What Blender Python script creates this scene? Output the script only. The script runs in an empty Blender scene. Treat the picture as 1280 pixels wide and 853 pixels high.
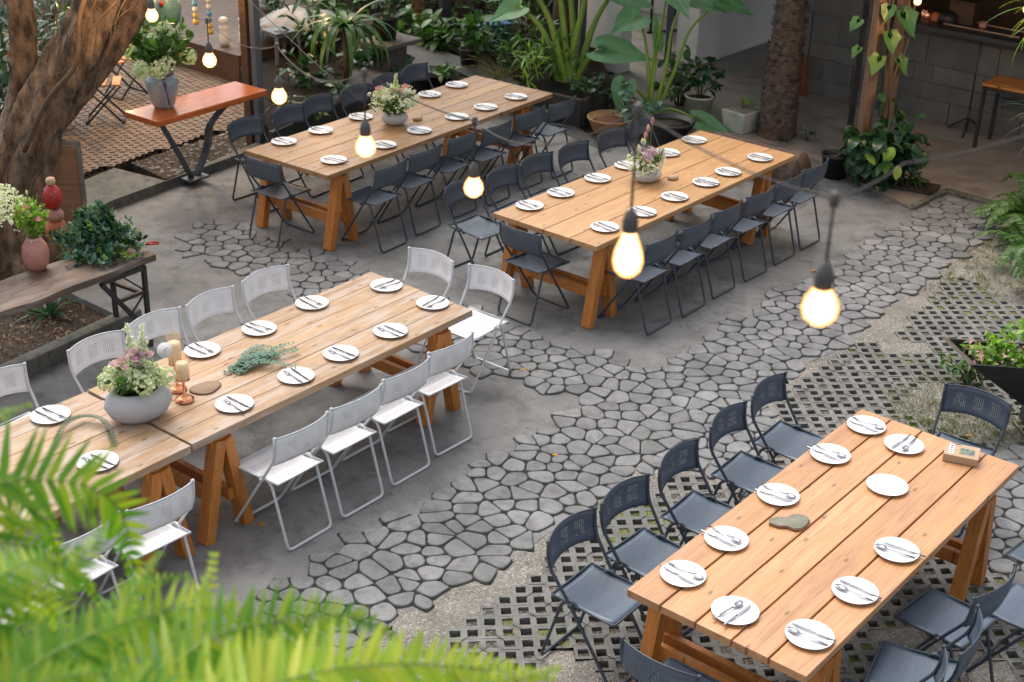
import bpy, bmesh, math, random
import numpy as np
from mathutils import Vector, Matrix, noise
R = math.radians
random.seed(7)
scene = bpy.context.scene
col = scene.collection

# ------------------------------------------------------------------ camera
CAM_H = 5.02; PITCH = 0.45475786; ROLL = 0.03108973; FPX = 1794.258
_F = Vector((0, math.cos(PITCH), -math.sin(PITCH))); _r = Vector((1, 0, 0)); _u = Vector((0, math.sin(PITCH), math.cos(PITCH)))
_R = math.cos(ROLL)*_r + math.sin(ROLL)*_u
_U = -math.sin(ROLL)*_r + math.cos(ROLL)*_u
cd = bpy.data.cameras.new('camera'); cam = bpy.data.objects.new('camera', cd); col.objects.link(cam)
cd.sensor_width = 36; cd.lens = FPX/1280*36; cd.clip_end = 300; cd.clip_start = 0.05
m = Matrix.Identity(4)
for i, ax in enumerate((_R, _U, -_F)):
    for j in range(3): m[j][i] = ax[j]
m[2][3] = CAM_H
cam.matrix_world = m
cd.dof.use_dof = True; cd.dof.focus_distance = 8.6; cd.dof.aperture_fstop = 4.0
scene.camera = cam
CP = Vector((0, 0, CAM_H))
def _dir(px, py): return _F*FPX + _R*(px-640) - _U*(py-426.5)
def at(px, py, z=0.0):
    d = _dir(px, py); t = (z-CAM_H)/d.z; return CP + d*t
def aty(px, py, Y):
    d = _dir(px, py); return CP + d*(Y/d.y)
def atd(px, py, D):
    return CP + _dir(px, py).normalized()*D

# ------------------------------------------------------------------ light
w = bpy.data.worlds.new("World"); scene.world = w; w.use_nodes = True
nt = w.node_tree; bg = nt.nodes['Background']; sky = nt.nodes.new('ShaderNodeTexSky'); sky.sky_type = 'NISHITA'
sky.sun_disc = False; SUN_EL = R(58); SUN_AZ = R(-25)
sky.sun_elevation = SUN_EL; sky.sun_rotation = SUN_AZ; sky.air_density = 1.0; sky.dust_density = 4.0; sky.ozone_density = 0.6
hs = nt.nodes.new('ShaderNodeHueSaturation'); hs.inputs['Saturation'].default_value = .35; nt.links.new(sky.outputs[0], hs.inputs['Color']); nt.links.new(hs.outputs[0], bg.inputs[0]); bg.inputs[1].default_value = 0.125
sl = bpy.data.lights.new('sun', 'SUN'); sl.energy = .9; sl.angle = R(40); sl.color = (1, .95, .88)
so = bpy.data.objects.new('sun', sl); col.objects.link(so)
sd = Vector((math.sin(SUN_AZ)*math.cos(SUN_EL), math.cos(SUN_AZ)*math.cos(SUN_EL), math.sin(SUN_EL)))
so.rotation_euler = sd.to_track_quat('Z', 'Y').to_euler(); so.location = (0, 0, 20)
scene.view_settings.view_transform = 'Standard'; scene.view_settings.look = 'None'
scene.view_settings.exposure = 1.08; scene.view_settings.gamma = 1

# ------------------------------------------------------------------ materials
def N(nt, t, **k):
    n = nt.nodes.new(t)
    for a, b in k.items(): setattr(n, a, b)
    return n
def mixc(nt, fac, a, b, blend='MIX'):
    n = N(nt, 'ShaderNodeMix', data_type='RGBA', blend_type=blend)
    for s, v in ((0, fac), (6, a), (7, b)):
        if hasattr(v, 'is_output'): nt.links.new(v, n.inputs[s])
        elif s == 0: n.inputs[0].default_value = v
        else: n.inputs[s].default_value = (*v, 1) if len(v) == 3 else v
    return n.outputs[2]
def ramp(nt, src, stops):
    n = N(nt, 'ShaderNodeValToRGB'); nt.links.new(src, n.inputs[0]); e = n.color_ramp.elements
    while len(e) < len(stops): e.new(0.5)
    for i, (p, c) in enumerate(stops):
        e[i].position = p; e[i].color = (*c, 1) if not isinstance(c, (int, float)) else (c, c, c, 1)
    return n.outputs[0]
def math_(nt, op, a, b=0.5, clamp=False):
    n = N(nt, 'ShaderNodeMath', operation=op, use_clamp=clamp)
    for i, v in enumerate((a, b)):
        if hasattr(v, 'is_output'): nt.links.new(v, n.inputs[i])
        else: n.inputs[i].default_value = v
    return n.outputs[0]
def coords(nt, scale=(1, 1, 1), kind='Object', rot=(0, 0, 0)):
    c = N(nt, 'ShaderNodeTexCoord'); mp = N(nt, 'ShaderNodeMapping')
    mp.inputs['Scale'].default_value = scale; mp.inputs['Rotation'].default_value = rot
    if kind == 'World':
        g = N(nt, 'ShaderNodeNewGeometry'); nt.links.new(g.outputs['Position'], mp.inputs[0])
    else: nt.links.new(c.outputs[kind], mp.inputs[0])
    return mp.outputs[0]
def noise_(nt, vec, scale, detail=4, rough=.55, dist=0):
    n = N(nt, 'ShaderNodeTexNoise'); n.inputs['Scale'].default_value = scale; n.inputs['Detail'].default_value = detail
    n.inputs['Roughness'].default_value = rough; n.inputs['Distortion'].default_value = dist
    nt.links.new(vec, n.inputs['Vector']); return n.outputs[0]
def base(name):
    m = bpy.data.materials.new(name); m.use_nodes = True; nt = m.node_tree
    return m, nt, nt.nodes['Principled BSDF'], nt.nodes['Material Output']
def island(nt):
    g = N(nt, 'ShaderNodeNewGeometry'); return g.outputs['Random Per Island']
def bump(nt, p, h, strength=.3, dist=.01):
    b = N(nt, 'ShaderNodeBump'); b.inputs['Strength'].default_value = strength; b.inputs['Distance'].default_value = dist
    nt.links.new(h, b.inputs['Height']); nt.links.new(b.outputs[0], p.inputs['Normal'])
def pm(name, c1, c2=None, scale=8, rough=.6, bmp=0, isl=0, metal=0, kind='Object', stretch=(1, 1, 1), spec=.5, detail=5, lo=.3, hi=.7, bscale=None, bdist=.005, coat=0):
    m, nt, p, o = base(name); c2 = c2 or tuple(x*.8 for x in c1)
    v = coords(nt, stretch, kind); n = noise_(nt, v, scale, detail)
    c = ramp(nt, n, [(lo, c1), (hi, c2)])
    if isl:
        r = island(nt); f = math_(nt, 'ADD', math_(nt, 'MULTIPLY', r, 2*isl), 1-isl)
        x = N(nt, 'ShaderNodeCombineColor')
        for i in range(3): nt.links.new(f, x.inputs[i])
        c = mixc(nt, 1.0, c, x.outputs[0], 'MULTIPLY')
    nt.links.new(c, p.inputs['Base Color']); p.inputs['Metallic'].default_value = metal
    rr = ramp(nt, n, [(lo, max(0, rough-.08)), (hi, min(1, rough+.08))]); nt.links.new(rr, p.inputs['Roughness'])
    p.inputs['Specular IOR Level'].default_value = spec; p.inputs['Coat Weight'].default_value = coat
    if bmp: bump(nt, p, noise_(nt, v, bscale or scale*4, 6, .65), bmp, bdist)
    return m
def leafm(name, c1, c2, rough=.4, trans=.35, c3=None, spec=.4):
    m, nt, p, o = base(name)
    c = ramp(nt, island(nt), [(0, c1), (.6, c2)] + ([(1, c3)] if c3 else []))
    v = coords(nt); n = noise_(nt, v, 14, 3)
    c = mixc(nt, .5, c, ramp(nt, n, [(.3, .55), (.7, 1.0)]), 'MULTIPLY')
    nt.links.new(c, p.inputs['Base Color']); p.inputs['Roughness'].default_value = rough; p.inputs['Specular IOR Level'].default_value = spec
    t = N(nt, 'ShaderNodeBsdfTranslucent'); nt.links.new(mixc(nt, 1, c, (1.3, 1.5, .6), 'MULTIPLY'), t.inputs[0])
    mx = N(nt, 'ShaderNodeMixShader'); mx.inputs[0].default_value = trans
    nt.links.new(p.outputs[0], mx.inputs[1]); nt.links.new(t.outputs[0], mx.inputs[2]); nt.links.new(mx.outputs[0], o.inputs[0])
    return m
def woodm(name, light, mid, dark, rough=.45, knots=True, wear=None, grainscale=1.0, plank=.25, warm=None, vert=False):
    # grain runs along the object's local X
    m, nt, p, o = base(name)
    r = island(nt)
    tc = N(nt, 'ShaderNodeTexCoord'); cmb = N(nt, 'ShaderNodeCombineXYZ')
    nt.links.new(math_(nt, 'MULTIPLY', r, 37.0), cmb.inputs[0]); nt.links.new(math_(nt, 'MULTIPLY', r, 11.0), cmb.inputs[1])
    ad = N(nt, 'ShaderNodeVectorMath', operation='ADD')
    if vert:
        sx_ = N(nt, 'ShaderNodeSeparateXYZ'); cx_ = N(nt, 'ShaderNodeCombineXYZ'); nt.links.new(tc.outputs['Object'], sx_.inputs[0])
        for i_, j_ in ((2, 0), (1, 1), (0, 2)): nt.links.new(sx_.outputs[i_], cx_.inputs[j_])
        nt.links.new(cx_.outputs[0], ad.inputs[0])
    else: nt.links.new(tc.outputs['Object'], ad.inputs[0])
    nt_ = nt; nt.links.new(cmb.outputs[0], ad.inputs[1])
    mp = N(nt, 'ShaderNodeMapping'); mp.inputs['Scale'].default_value = (1.1, 13, 13); nt.links.new(ad.outputs[0], mp.inputs[0])
    n1 = noise_(nt, mp.outputs[0], 1.6*grainscale, 6, .6, .6)
    mp2 = N(nt, 'ShaderNodeMapping'); mp2.inputs['Scale'].default_value = (2.5, 60, 60); nt.links.new(ad.outputs[0], mp2.inputs[0])
    n2 = noise_(nt, mp2.outputs[0], 2.0, 4, .6)
    c = ramp(nt, n1, [(.25, light), (.5, mid), (.72, dark)])
    c = mixc(nt, .62, c, ramp(nt, n2, [(.34, .60), (.60, 1.0)]), 'MULTIPLY')
    f = math_(nt, 'ADD', math_(nt, 'MULTIPLY', r, 2*plank), 1-plank)
    x = N(nt, 'ShaderNodeCombineColor')
    for i in range(3): nt.links.new(f, x.inputs[i])
    c = mixc(nt, 1.0, c, x.outputs[0], 'MULTIPLY')
    # large blotches
    mp4 = N(nt, 'ShaderNodeMapping'); mp4.inputs['Scale'].default_value = (1, 2.2, 1); nt.links.new(ad.outputs[0], mp4.inputs[0])
    bl = noise_(nt, mp4.outputs[0], 2.6, 4, .6)
    c = mixc(nt, ramp(nt, bl, [(.42, 0.0), (.75, .55)]), c, warm or dark)
    st_ = noise_(nt, ad.outputs[0], 7, 5, .7, 1.5); c = mixc(nt, ramp(nt, st_, [(.60, 0.0), (.70, .35)]), c, dark)
    if wear:
        mp5 = N(nt, 'ShaderNodeMapping'); mp5.inputs['Scale'].default_value = (1.0, 6, 6); nt.links.new(ad.outputs[0], mp5.inputs[0])
        c = mixc(nt, ramp(nt, noise_(nt, mp5.outputs[0], 2.2, 8, .72), [(.47, 0.0), (.60, .75)]), c, wear)
    if knots:
        mp3 = N(nt, 'ShaderNodeMapping'); mp3.inputs['Scale'].default_value = (2.1, 5.5, .01); nt.links.new(ad.outputs[0], mp3.inputs[0])
        vo = N(nt, 'ShaderNodeTexVoronoi', voronoi_dimensions='2D'); vo.inputs['Scale'].default_value = .95; nt.links.new(mp3.outputs[0], vo.inputs['Vector'])
        c = mixc(nt, ramp(nt, vo.outputs['Distance'], [(.018, .8), (.065, 0.0)]), c, tuple(v*.28 for v in dark))
    nt.links.new(c, p.inputs['Base Color']); p.inputs['Roughness'].default_value = rough
    nt.links.new(ramp(nt, n2, [(.3, rough-.1), (.7, rough+.12)]), p.inputs['Roughness'])
    bump(nt, p, n2, .25, .003)
    return m

def perf(name, colr, rough, holes=True, back=False):
    """painted sheet metal with blocks of punched holes (local coordinates of the chair)"""
    m, nt, p, o = base(name)
    v = coords(nt); n = noise_(nt, v, 9, 5, .6)
    c = ramp(nt, n, [(.3, tuple(x*.86 for x in colr)), (.7, colr)])
    # scuffs
    n3 = noise_(nt, v, 55, 3, .7)
    c = mixc(nt, ramp(nt, n3, [(.66, 0.0), (.74, .25)]), c, tuple(min(.9, x*1.8+.08) for x in colr))
    nt.links.new(c, p.inputs['Base Color'])
    nt.links.new(ramp(nt, n, [(.3, rough-.06), (.7, rough+.1)]), p.inputs['Roughness'])
    p.inputs['Specular IOR Level'].default_value = .5
    if holes:
        tc = N(nt, 'ShaderNodeTexCoord'); sp = N(nt, 'ShaderNodeSeparateXYZ'); nt.links.new(tc.outputs['Object'], sp.inputs[0])
        X = sp.outputs[0]; Y = sp.outputs[2] if back else sp.outputs[1]
        pit = .0135 if back else .0145
        def frac(s, off): return math_(nt, 'SUBTRACT', math_(nt, 'FRACT', math_(nt, 'ADD', math_(nt, 'DIVIDE', s, pit), off)), .5)
        fx = frac(X, .5); fy = frac(Y, 0.5)
        d2 = math_(nt, 'ADD', math_(nt, 'MULTIPLY', fx, fx), math_(nt, 'MULTIPLY', fy, fy))
        hole = math_(nt, 'LESS_THAN', d2, .05 if back else (.068 if colr[0] > .5 else .022))
        # three blocks across
        if back:
            bx = math_(nt, 'SUBTRACT', math_(nt, 'FRACT', math_(nt, 'ADD', math_(nt, 'DIVIDE', X, .115), .5)), .5)
            inb = math_(nt, 'LESS_THAN', math_(nt, 'ABSOLUTE', bx), .30)
            lim = math_(nt, 'LESS_THAN', math_(nt, 'ABSOLUTE', X), .168)
            ly = math_(nt, 'LESS_THAN', math_(nt, 'ABSOLUTE', math_(nt, 'SUBTRACT', Y, .70)), .05)
        else:
            bx = math_(nt, 'SUBTRACT', math_(nt, 'FRACT', math_(nt, 'ADD', math_(nt, 'DIVIDE', Y, .105), .5)), .5)
            inb = math_(nt, 'LESS_THAN', math_(nt, 'ABSOLUTE', bx), .33)
            lim = math_(nt, 'LESS_THAN', math_(nt, 'ABSOLUTE', X), .155)
            ly = math_(nt, 'LESS_THAN', math_(nt, 'ABSOLUTE', math_(nt, 'SUBTRACT', Y, .02)), .15)
        hm = math_(nt, 'MULTIPLY', math_(nt, 'MULTIPLY', hole, inb), math_(nt, 'MULTIPLY', lim, ly))
        tr = N(nt, 'ShaderNodeBsdfTransparent'); mx = N(nt, 'ShaderNodeMixShader')
        nt.links.new(hm, mx.inputs[0]); nt.links.new(p.outputs[0], mx.inputs[1]); nt.links.new(tr.outputs[0], mx.inputs[2]); nt.links.new(mx.outputs[0], o.inputs[0])
    return m

def concretem(name, c1, c2, stain, rough=.85, spec=.3, sc=1.0, cracks=False):
    m, nt, p, o = base(name); v = coords(nt, kind='World')
    a = noise_(nt, v, 1.3*sc, 8, .65); b = noise_(nt, v, 60, 4, .7); d = noise_(nt, v, 5*sc, 6, .6, .5)
    c = ramp(nt, a, [(.36, c1), (.64, c2)])
    c = mixc(nt, ramp(nt, d, [(.48, 0.0), (.66, .75)]), c, stain)
    big = noise_(nt, v, .55*sc, 5, .6, 1.2); c = mixc(nt, .55, c, ramp(nt, big, [(.35, .80), (.62, 1.12)]), 'MULTIPLY')
    vn = N(nt, 'ShaderNodeTexVoronoi', feature='DISTANCE_TO_EDGE'); vn.inputs['Scale'].default_value = .55
    wv = N(nt, 'ShaderNodeVectorMath', operation='ADD'); wn = N(nt, 'ShaderNodeTexNoise'); wn.inputs['Scale'].default_value = 2.6; wn.inputs['Detail'].default_value = 6; nt.links.new(v, wn.inputs['Vector']); nt.links.new(v, wv.inputs[0]); nt.links.new(wn.outputs['Color'], wv.inputs[1]); nt.links.new(wv.outputs[0], vn.inputs['Vector'])
    if cracks: c = mixc(nt, ramp(nt, vn.outputs['Distance'], [(.001, .55), (.004, 0.0)]), c, (.03, .028, .025))
    c = mixc(nt, .5, c, ramp(nt, b, [(.3, .68), (.7, 1.15)]), 'MULTIPLY')
    sp = noise_(nt, v, 240, 2, .5)
    c = mixc(nt, ramp(nt, sp, [(.64, 0.0), (.7, .35)]), c, tuple(min(1, x*1.7) for x in c2))
    nt.links.new(c, p.inputs['Base Color']); p.inputs['Roughness'].default_value = rough; p.inputs['Specular IOR Level'].default_value = spec
    nt.links.new(ramp(nt, a, [(.3, rough-.15), (.7, rough+.05)]), p.inputs['Roughness'])
    h = math_(nt, 'ADD', b, math_(nt, 'MULTIPLY', sp, .5)); bump(nt, p, h, .35, .004)
    return m
def gravelm(name, cols, scale=90, bd=.01):
    m, nt, p, o = base(name); v = coords(nt, kind='World')
    vo = N(nt, 'ShaderNodeTexVoronoi'); vo.inputs['Scale'].default_value = scale; nt.links.new(v, vo.inputs['Vector'])
    sp = N(nt, 'ShaderNodeSeparateColor'); nt.links.new(vo.outputs['Color'], sp.inputs[0])
    c = ramp(nt, sp.outputs[0], [(i/(len(cols)-1), k) for i, k in enumerate(cols)])
    a = noise_(nt, v, 2.2, 6, .6); c = mixc(nt, .8, c, ramp(nt, a, [(.3, .5), (.7, 1.1)]), 'MULTIPLY')
    nt.links.new(c, p.inputs['Base Color']); p.inputs['Roughness'].default_value = .95; p.inputs['Specular IOR Level'].default_value = .2
    bump(nt, p, math_(nt, 'SUBTRACT', 1.0, vo.outputs['Distance']), .9, bd)
    return m

MT = {}
MT['concrete'] = concretem('patio concrete', (.155, .154, .150), (.24, .238, .232), (.11, .108, .104), cracks=True)
MT['floor'] = concretem('polished brown concrete', (.22, .195, .17), (.32, .285, .245), (.16, .135, .11), .5, .5, .6)
MT['stone'] = concretem('flagstone', (.165, .165, .166), (.255, .254, .253), (.13, .13, .13), .88, .3, 2)
nt = MT['stone'].node_tree; p_ = nt.nodes['Principled BSDF']; l_ = p_.inputs['Base Color'].links[0].from_socket
nt.links.new(mixc(nt, 1, l_, ramp(nt, island(nt), [(0, .80), (.5, .97), (1, 1.12)]), 'MULTIPLY'), p_.inputs['Base Color'])
MT['joint'] = pm('joint dirt', (.010, .0095, .009), (.026, .032, .014), 2.2, .95, .4, kind='World')
MT['paver'] = concretem('paver concrete', (.15, .148, .138), (.225, .22, .208), (.105, .105, .09), .9, .25, 2.5)
MT['gravel'] = gravelm('sandy gravel', [(.20, .18, .155), (.30, .275, .24), (.24, .22, .19), (.42, .40, .37)], 75)
MT['soil'] = gravelm('dark soil and grit', [(.03, .022, .016), (.09, .065, .045), (.05, .038, .028), (.16, .13, .10)], 70, .02)
MT['kerb'] = concretem('mossy kerb', (.10, .10, .09), (.16, .155, .14), (.05, .055, .04), .9, .25, 3)
MT['redpaver'] = concretem('terracotta lattice', (.15, .105, .075), (.21, .15, .105), (.09, .065, .048), .8, .35, 3)
MT['white_wall'] = pm('white wall paint', (.82, .81, .80), (.75, .74, .73), 2, .7, .1, kind='World')
MT['block'] = pm('charcoal blocks', (.082, .084, .084), (.12, .12, .118), 5, .75, .4, isl=.16, kind='World', bscale=40, bdist=.006)
MT['bartop'] = pm('bar top', (.03, .032, .036), (.045, .046, .05), 6, .45, kind='World')
MT['darkwood'] = woodm('dark deck wood', (.12, .06, .03), (.085, .042, .022), (.05, .026, .015), .55, False)
MT['postwood'] = woodm('post wood', (.27, .15, .085), (.21, .115, .065), (.14, .075, .042), .6, True, plank=.1)
MT['postwood_v'] = woodm('post wood', (.27, .17, .11), (.21, .13, .085), (.14, .085, .055), .6, True, plank=.1, vert=True)
MT['roof'] = pm('roof underside', (.06, .05, .04), (.09, .08, .06), 3, .9)
MT['topA'] = woodm('plank top honey', (.50, .30, .135), (.40, .22, .09), (.25, .13, .052), .42, plank=.22, wear=(.34, .23, .15))
MT['topB'] = woodm('plank top pine', (.60, .36, .175), (.52, .29, .128), (.42, .22, .095), .40, plank=.14)
MT['topC'] = woodm('plank top weathered', (.54, .355, .205), (.43, .265, .14), (.28, .165, .088), .55, plank=.14, wear=(.42, .35, .30))
MT['topD'] = woodm('plank top salmon pine', (.61, .34, .18), (.52, .27, .13), (.42, .205, .095), .34, plank=.20, warm=(.56, .28, .09))
MT['legwood'] = woodm('trestle wood', (.66, .27, .06), (.56, .21, .042), (.40, .14, .028), .5, True, plank=.10)
MT['legwood_v'] = woodm('trestle leg wood', (.66, .27, .06), (.56, .21, .042), (.40, .14, .028), .5, False, plank=.14, vert=True)
MT['mulch'] = gravelm('dark wet mulch', [(.012, .009, .007), (.035, .024, .017), (.02, .015, .012), (.06, .045, .035)], 60, .03)
MT['fill'] = gravelm('paver fill grit', [(.10, .085, .065), (.19, .16, .13), (.13, .11, .085), (.32, .29, .25)], 80, .02)
NAVY = (.078, .107, .150); WHITE = (.82, .82, .83)
MT['navy_seat'] = perf('navy seat sheet', NAVY, .38); MT['navy_back'] = perf('navy back sheet', NAVY, .42, True, True)
MT['navy_seat_p'] = perf('slate seat sheet', (.085, .105, .135), .32, False); MT['navy_back_p'] = perf('slate back sheet', (.070, .088, .115), .42, False)  # slate seat paler than its back: sky sheen put into the colour
MT['navy_tube'] = pm('navy tube', (.035, .047, .066), (.05, .064, .085), 20, .36)
MT['white_seat'] = perf('white seat sheet', WHITE, .4); MT['white_back'] = perf('white back sheet', WHITE, .42, True, True)
MT['white_tube'] = pm('white tube', (.60, .62, .65), (.52, .54, .57), 25, .38)
MT['plate'] = pm('white glazed ceramic', (.80, .78, .77), (.75, .73, .72), 4, .14, spec=.6)
MT['steel'] = pm('steel cutlery', (.36, .37, .40), (.28, .28, .32), 10, .2, metal=1)
MT['blackhandle'] = pm('dark cutlery handle', (.03, .03, .035), (.05, .05, .05), 10, .3)
MT['blackmetal'] = pm('black metal', (.018, .018, .020), (.03, .03, .032), 10, .45)
MT['greymetal'] = pm('grey painted steel', (.075, .085, .10), (.10, .11, .125), 6, .45)
MT['greymetal2'] = pm('slate steel leg', (.05, .06, .075), (.07, .08, .095), 6, .45)
MT['stonebowl'] = pm('grey stone bowl', (.46, .47, .485), (.36, .37, .38), 5, .75, .5, bscale=70, bdist=.004)
MT['ceramic_green'] = pm('crackled celadon', (.13, .27, .24), (.08, .17, .155), 9, .35, .2)
MT['ceramic_grey'] = pm('glazed grey jar', (.42, .43, .42), (.22, .27, .31), 6, .3, .15, stretch=(1, 1, .3))
MT['ceramic_pink'] = pm('dusty pink ceramic', (.46, .22, .175), (.38, .17, .135), 7, .5, .15)
MT['terracotta'] = pm('terracotta', (.50, .14, .055), (.36, .09, .04), 9, .6, .3)
MT['red'] = pm('red glaze', (.42, .025, .02), (.30, .02, .015), 9, .35)
MT['orange_top'] = woodm('orange lacquered wood', (.56, .16, .035), (.48, .125, .028), (.34, .08, .02), .22, False, plank=.02)
MT['oldplank'] = woodm('old slab wood', (.17, .115, .085), (.11, .08, .062), (.05, .04, .034), .6, True, wear=(.20, .17, .15), warm=(.26, .10, .03))
MT['greyplank'] = woodm('grey weathered board', (.20, .17, .15), (.15, .13, .115), (.09, .08, .07), .8, True)
MT['bark'] = pm('tree bark', (.34, .22, .13), (.075, .048, .032), 5.5, .85, 1.0, stretch=(2.2, 2.2, 1.0), bscale=24, bdist=.05, detail=10, lo=.36, hi=.64)
MT['palm'] = pm('palm bark', (.15, .105, .08), (.045, .034, .028), 16, .9, .9, bscale=40, bdist=.02)
MT['log'] = pm('driftwood', (.20, .14, .11), (.07, .05, .042), 5, .9, .9, stretch=(1, 3, 3), bscale=14, bdist=.03)
MT['litter'] = leafm('dry leaf litter', (.22, .10, .045), (.12, .065, .035), .7, .1, (.32, .22, .12))
MT['yellowleaf'] = leafm('yellow fallen leaf', (.70, .42, .03), (.55, .25, .02), .6, .2)
MT['fern'] = leafm('fern green', (.09, .26, .025), (.20, .38, .03), .45, .45, (.40, .48, .04))
MT['fern_y'] = leafm('fern lime', (.30, .48, .04), (.46, .58, .05), .45, .5, (.60, .62, .07))
MT['leaf'] = leafm('leaf green', (.035, .105, .025), (.07, .17, .035), .35, .3, (.12, .24, .05))
MT['leaf_d'] = leafm('dark leaf', (.014, .055, .026), (.03, .09, .035), .3, .2, (.05, .12, .045))
MT['leaf_b'] = leafm('blue green leaf', (.07, .17, .14), (.12, .25, .20), .55, .2, (.16, .30, .22))
MT['leaf_l'] = leafm('bright leaf', (.14, .32, .03), (.24, .44, .05), .4, .4, (.36, .50, .08))
MT['leaf_big'] = leafm('taro leaf', (.24, .44, .26), (.16, .36, .17), .42, .3)
MT['leaf_big2'] = leafm('deep vine leaf', (.05, .16, .06), (.09, .22, .07), .35, .25)
MT['leaf_v'] = leafm('variegated leaf', (.08, .22, .05), (.16, .30, .06), .35, .25, (.42, .50, .16))
MT['stem'] = pm('green stem', (.14, .25, .03), (.22, .32, .05), 6, .45)
MT['stem_b'] = pm('brown stem', (.10, .065, .035), (.06, .04, .025), 8, .8)
MT['dryleaf'] = leafm('straw leaf', (.30, .22, .09), (.20, .18, .06), .7, .3, (.14, .20, .05))
MT['grass'] = leafm('short grass', (.10, .15, .03), (.20, .22, .06), .7, .3, (.30, .26, .12))
MT['fl_white'] = leafm('white petals', (.80, .80, .74), (.86, .85, .82), .6, .3, (.74, .78, .64))
MT['fl_cream'] = leafm('cream hydrangea', (.66, .72, .50), (.74, .76, .60), .6, .3, (.55, .66, .40))
MT['fl_lilac'] = leafm('lilac petals', (.66, .38, .66), (.74, .52, .72), .5, .35, (.80, .66, .78))
MT['fl_pink'] = leafm('pink petals', (.78, .30, .42), (.82, .45, .55), .5, .3, (.85, .6, .66))
MT['water'] = pm('dark pond water', (.012, .016, .012), (.02, .022, .014), 3, .06, .05, kind='World', spec=.6)
MT['pondstone'] = pm('dark slate edging', (.05, .047, .046), (.10, .095, .092), 4, .75, .5, kind='World')
MT['rust'] = pm('rusty red board', (.17, .045, .018), (.10, .03, .015), 8, .7)
MT['slatedark'] = pm('dark slate', (.022, .020, .020), (.045, .04, .038), 4, .7, .5, kind='World')
MT['blackpot'] = pm('black plastic pot', (.012, .012, .013), (.02, .02, .02), 8, .45)
MT['whitepot'] = pm('white stained pot', (.50, .52, .47), (.28, .34, .25), 6, .6, .2)
MT['basket'] = pm('woven basket', (.42, .25, .11), (.28, .15, .06), 40, .7, .6, stretch=(1, 1, 4), bscale=50)
MT['coir'] = pm('coconut coir', (.16, .06, .03), (.08, .03, .018), 30, .95, .9)
MT['blueplastic'] = pm('blue plastic', (.02, .14, .30), (.015, .10, .22), 8, .4)
MT['card'] = pm('brown card box', (.46, .32, .21), (.42, .29, .19), 14, .8, .1)
MT['label_w'] = pm('white label', (.72, .72, .74), (.68, .68, .7), 10, .6)
MT['ink'] = pm('dark ink', (.03, .03, .06), (.05, .05, .08), 10, .6)
MT['photo'] = pm('printed label', (.07, .10, .16), (.22, .26, .06), 45, .35, lo=.45, hi=.6)
MT['slate'] = pm('flat stone', (.24, .23, .17), (.16, .155, .12), 12, .8, .6, bscale=60)
MT['slate_rim'] = pm('flat stone rim', (.26, .13, .06), (.18, .10, .05), 12, .8, .6, bscale=60)
MT['woodslice'] = woodm('wood slice', (.36, .26, .18), (.28, .19, .13), (.20, .13, .08), .8, False)
MT['copper'] = pm('rose gold', (.85, .40, .22), (.78, .34, .18), 10, .16, metal=1)
MT['wax'] = pm('candle wax', (.78, .74, .66), (.72, .68, .60), 6, .5)
MT['purple'] = pm('purple ribbon', (.20, .09, .20), (.14, .06, .15), 8, .6)
MT['beads_b'] = pm('blue paint', (.12, .34, .50), (.10, .28, .42), 8, .5)
MT['beads_y'] = pm('yellow paint', (.62, .38, .06), (.5, .3, .05), 8, .5)
MT['beads_w'] = pm('chalk white', (.66, .64, .58), (.5, .48, .44), 8, .6)
MT['sheet'] = pm('pale dusty sheet', (.34, .33, .32), (.20, .19, .17), 3, .6, .4)
MT['cable'] = pm('rubber cable', (.035, .03, .026), (.05, .042, .035), 12, .6)
MT['socket'] = pm('grey socket', (.07, .065, .062), (.10, .09, .085), 12, .55)
def glassm(name, colr, rough=.05, mixt=.8):
    m, nt, p, o = base(name); p.inputs['Base Color'].default_value = (*colr, 1); p.inputs['Roughness'].default_value = rough
    tr = N(nt, 'ShaderNodeBsdfTransparent'); tr.inputs[0].default_value = (*colr, 1); mx = N(nt, 'ShaderNodeMixShader'); mx.inputs[0].default_value = mixt
    nt.links.new(p.outputs[0], mx.inputs[1]); nt.links.new(tr.outputs[0], mx.inputs[2]); nt.links.new(mx.outputs[0], o.inputs[0]); return m
MT['glass'] = glassm('amber glass', (1.0, .93, .84), .05, .90)
def emis(name, colr, s, glassmix=0):
    m, nt, p, o = base(name); e = N(nt, 'ShaderNodeEmission'); e.inputs[0].default_value = (*colr, 1); e.inputs[1].default_value = s
    if glassmix:
        tr = N(nt, 'ShaderNodeBsdfTransparent'); mx = N(nt, 'ShaderNodeMixShader'); mx.inputs[0].default_value = glassmix
        nt.links.new(e.outputs[0], mx.inputs[1]); nt.links.new(tr.outputs[0], mx.inputs[2]); nt.links.new(mx.outputs[0], o.inputs[0])
    else: nt.links.new(e.outputs[0], o.inputs[0])
    return m
MT['bulb_core'] = emis('lit filament glow', (1, .78, .46), 5)
MT['bulb_shell'] = emis('lit bulb glass', (1, .46, .13), 1.25, .2)

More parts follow.
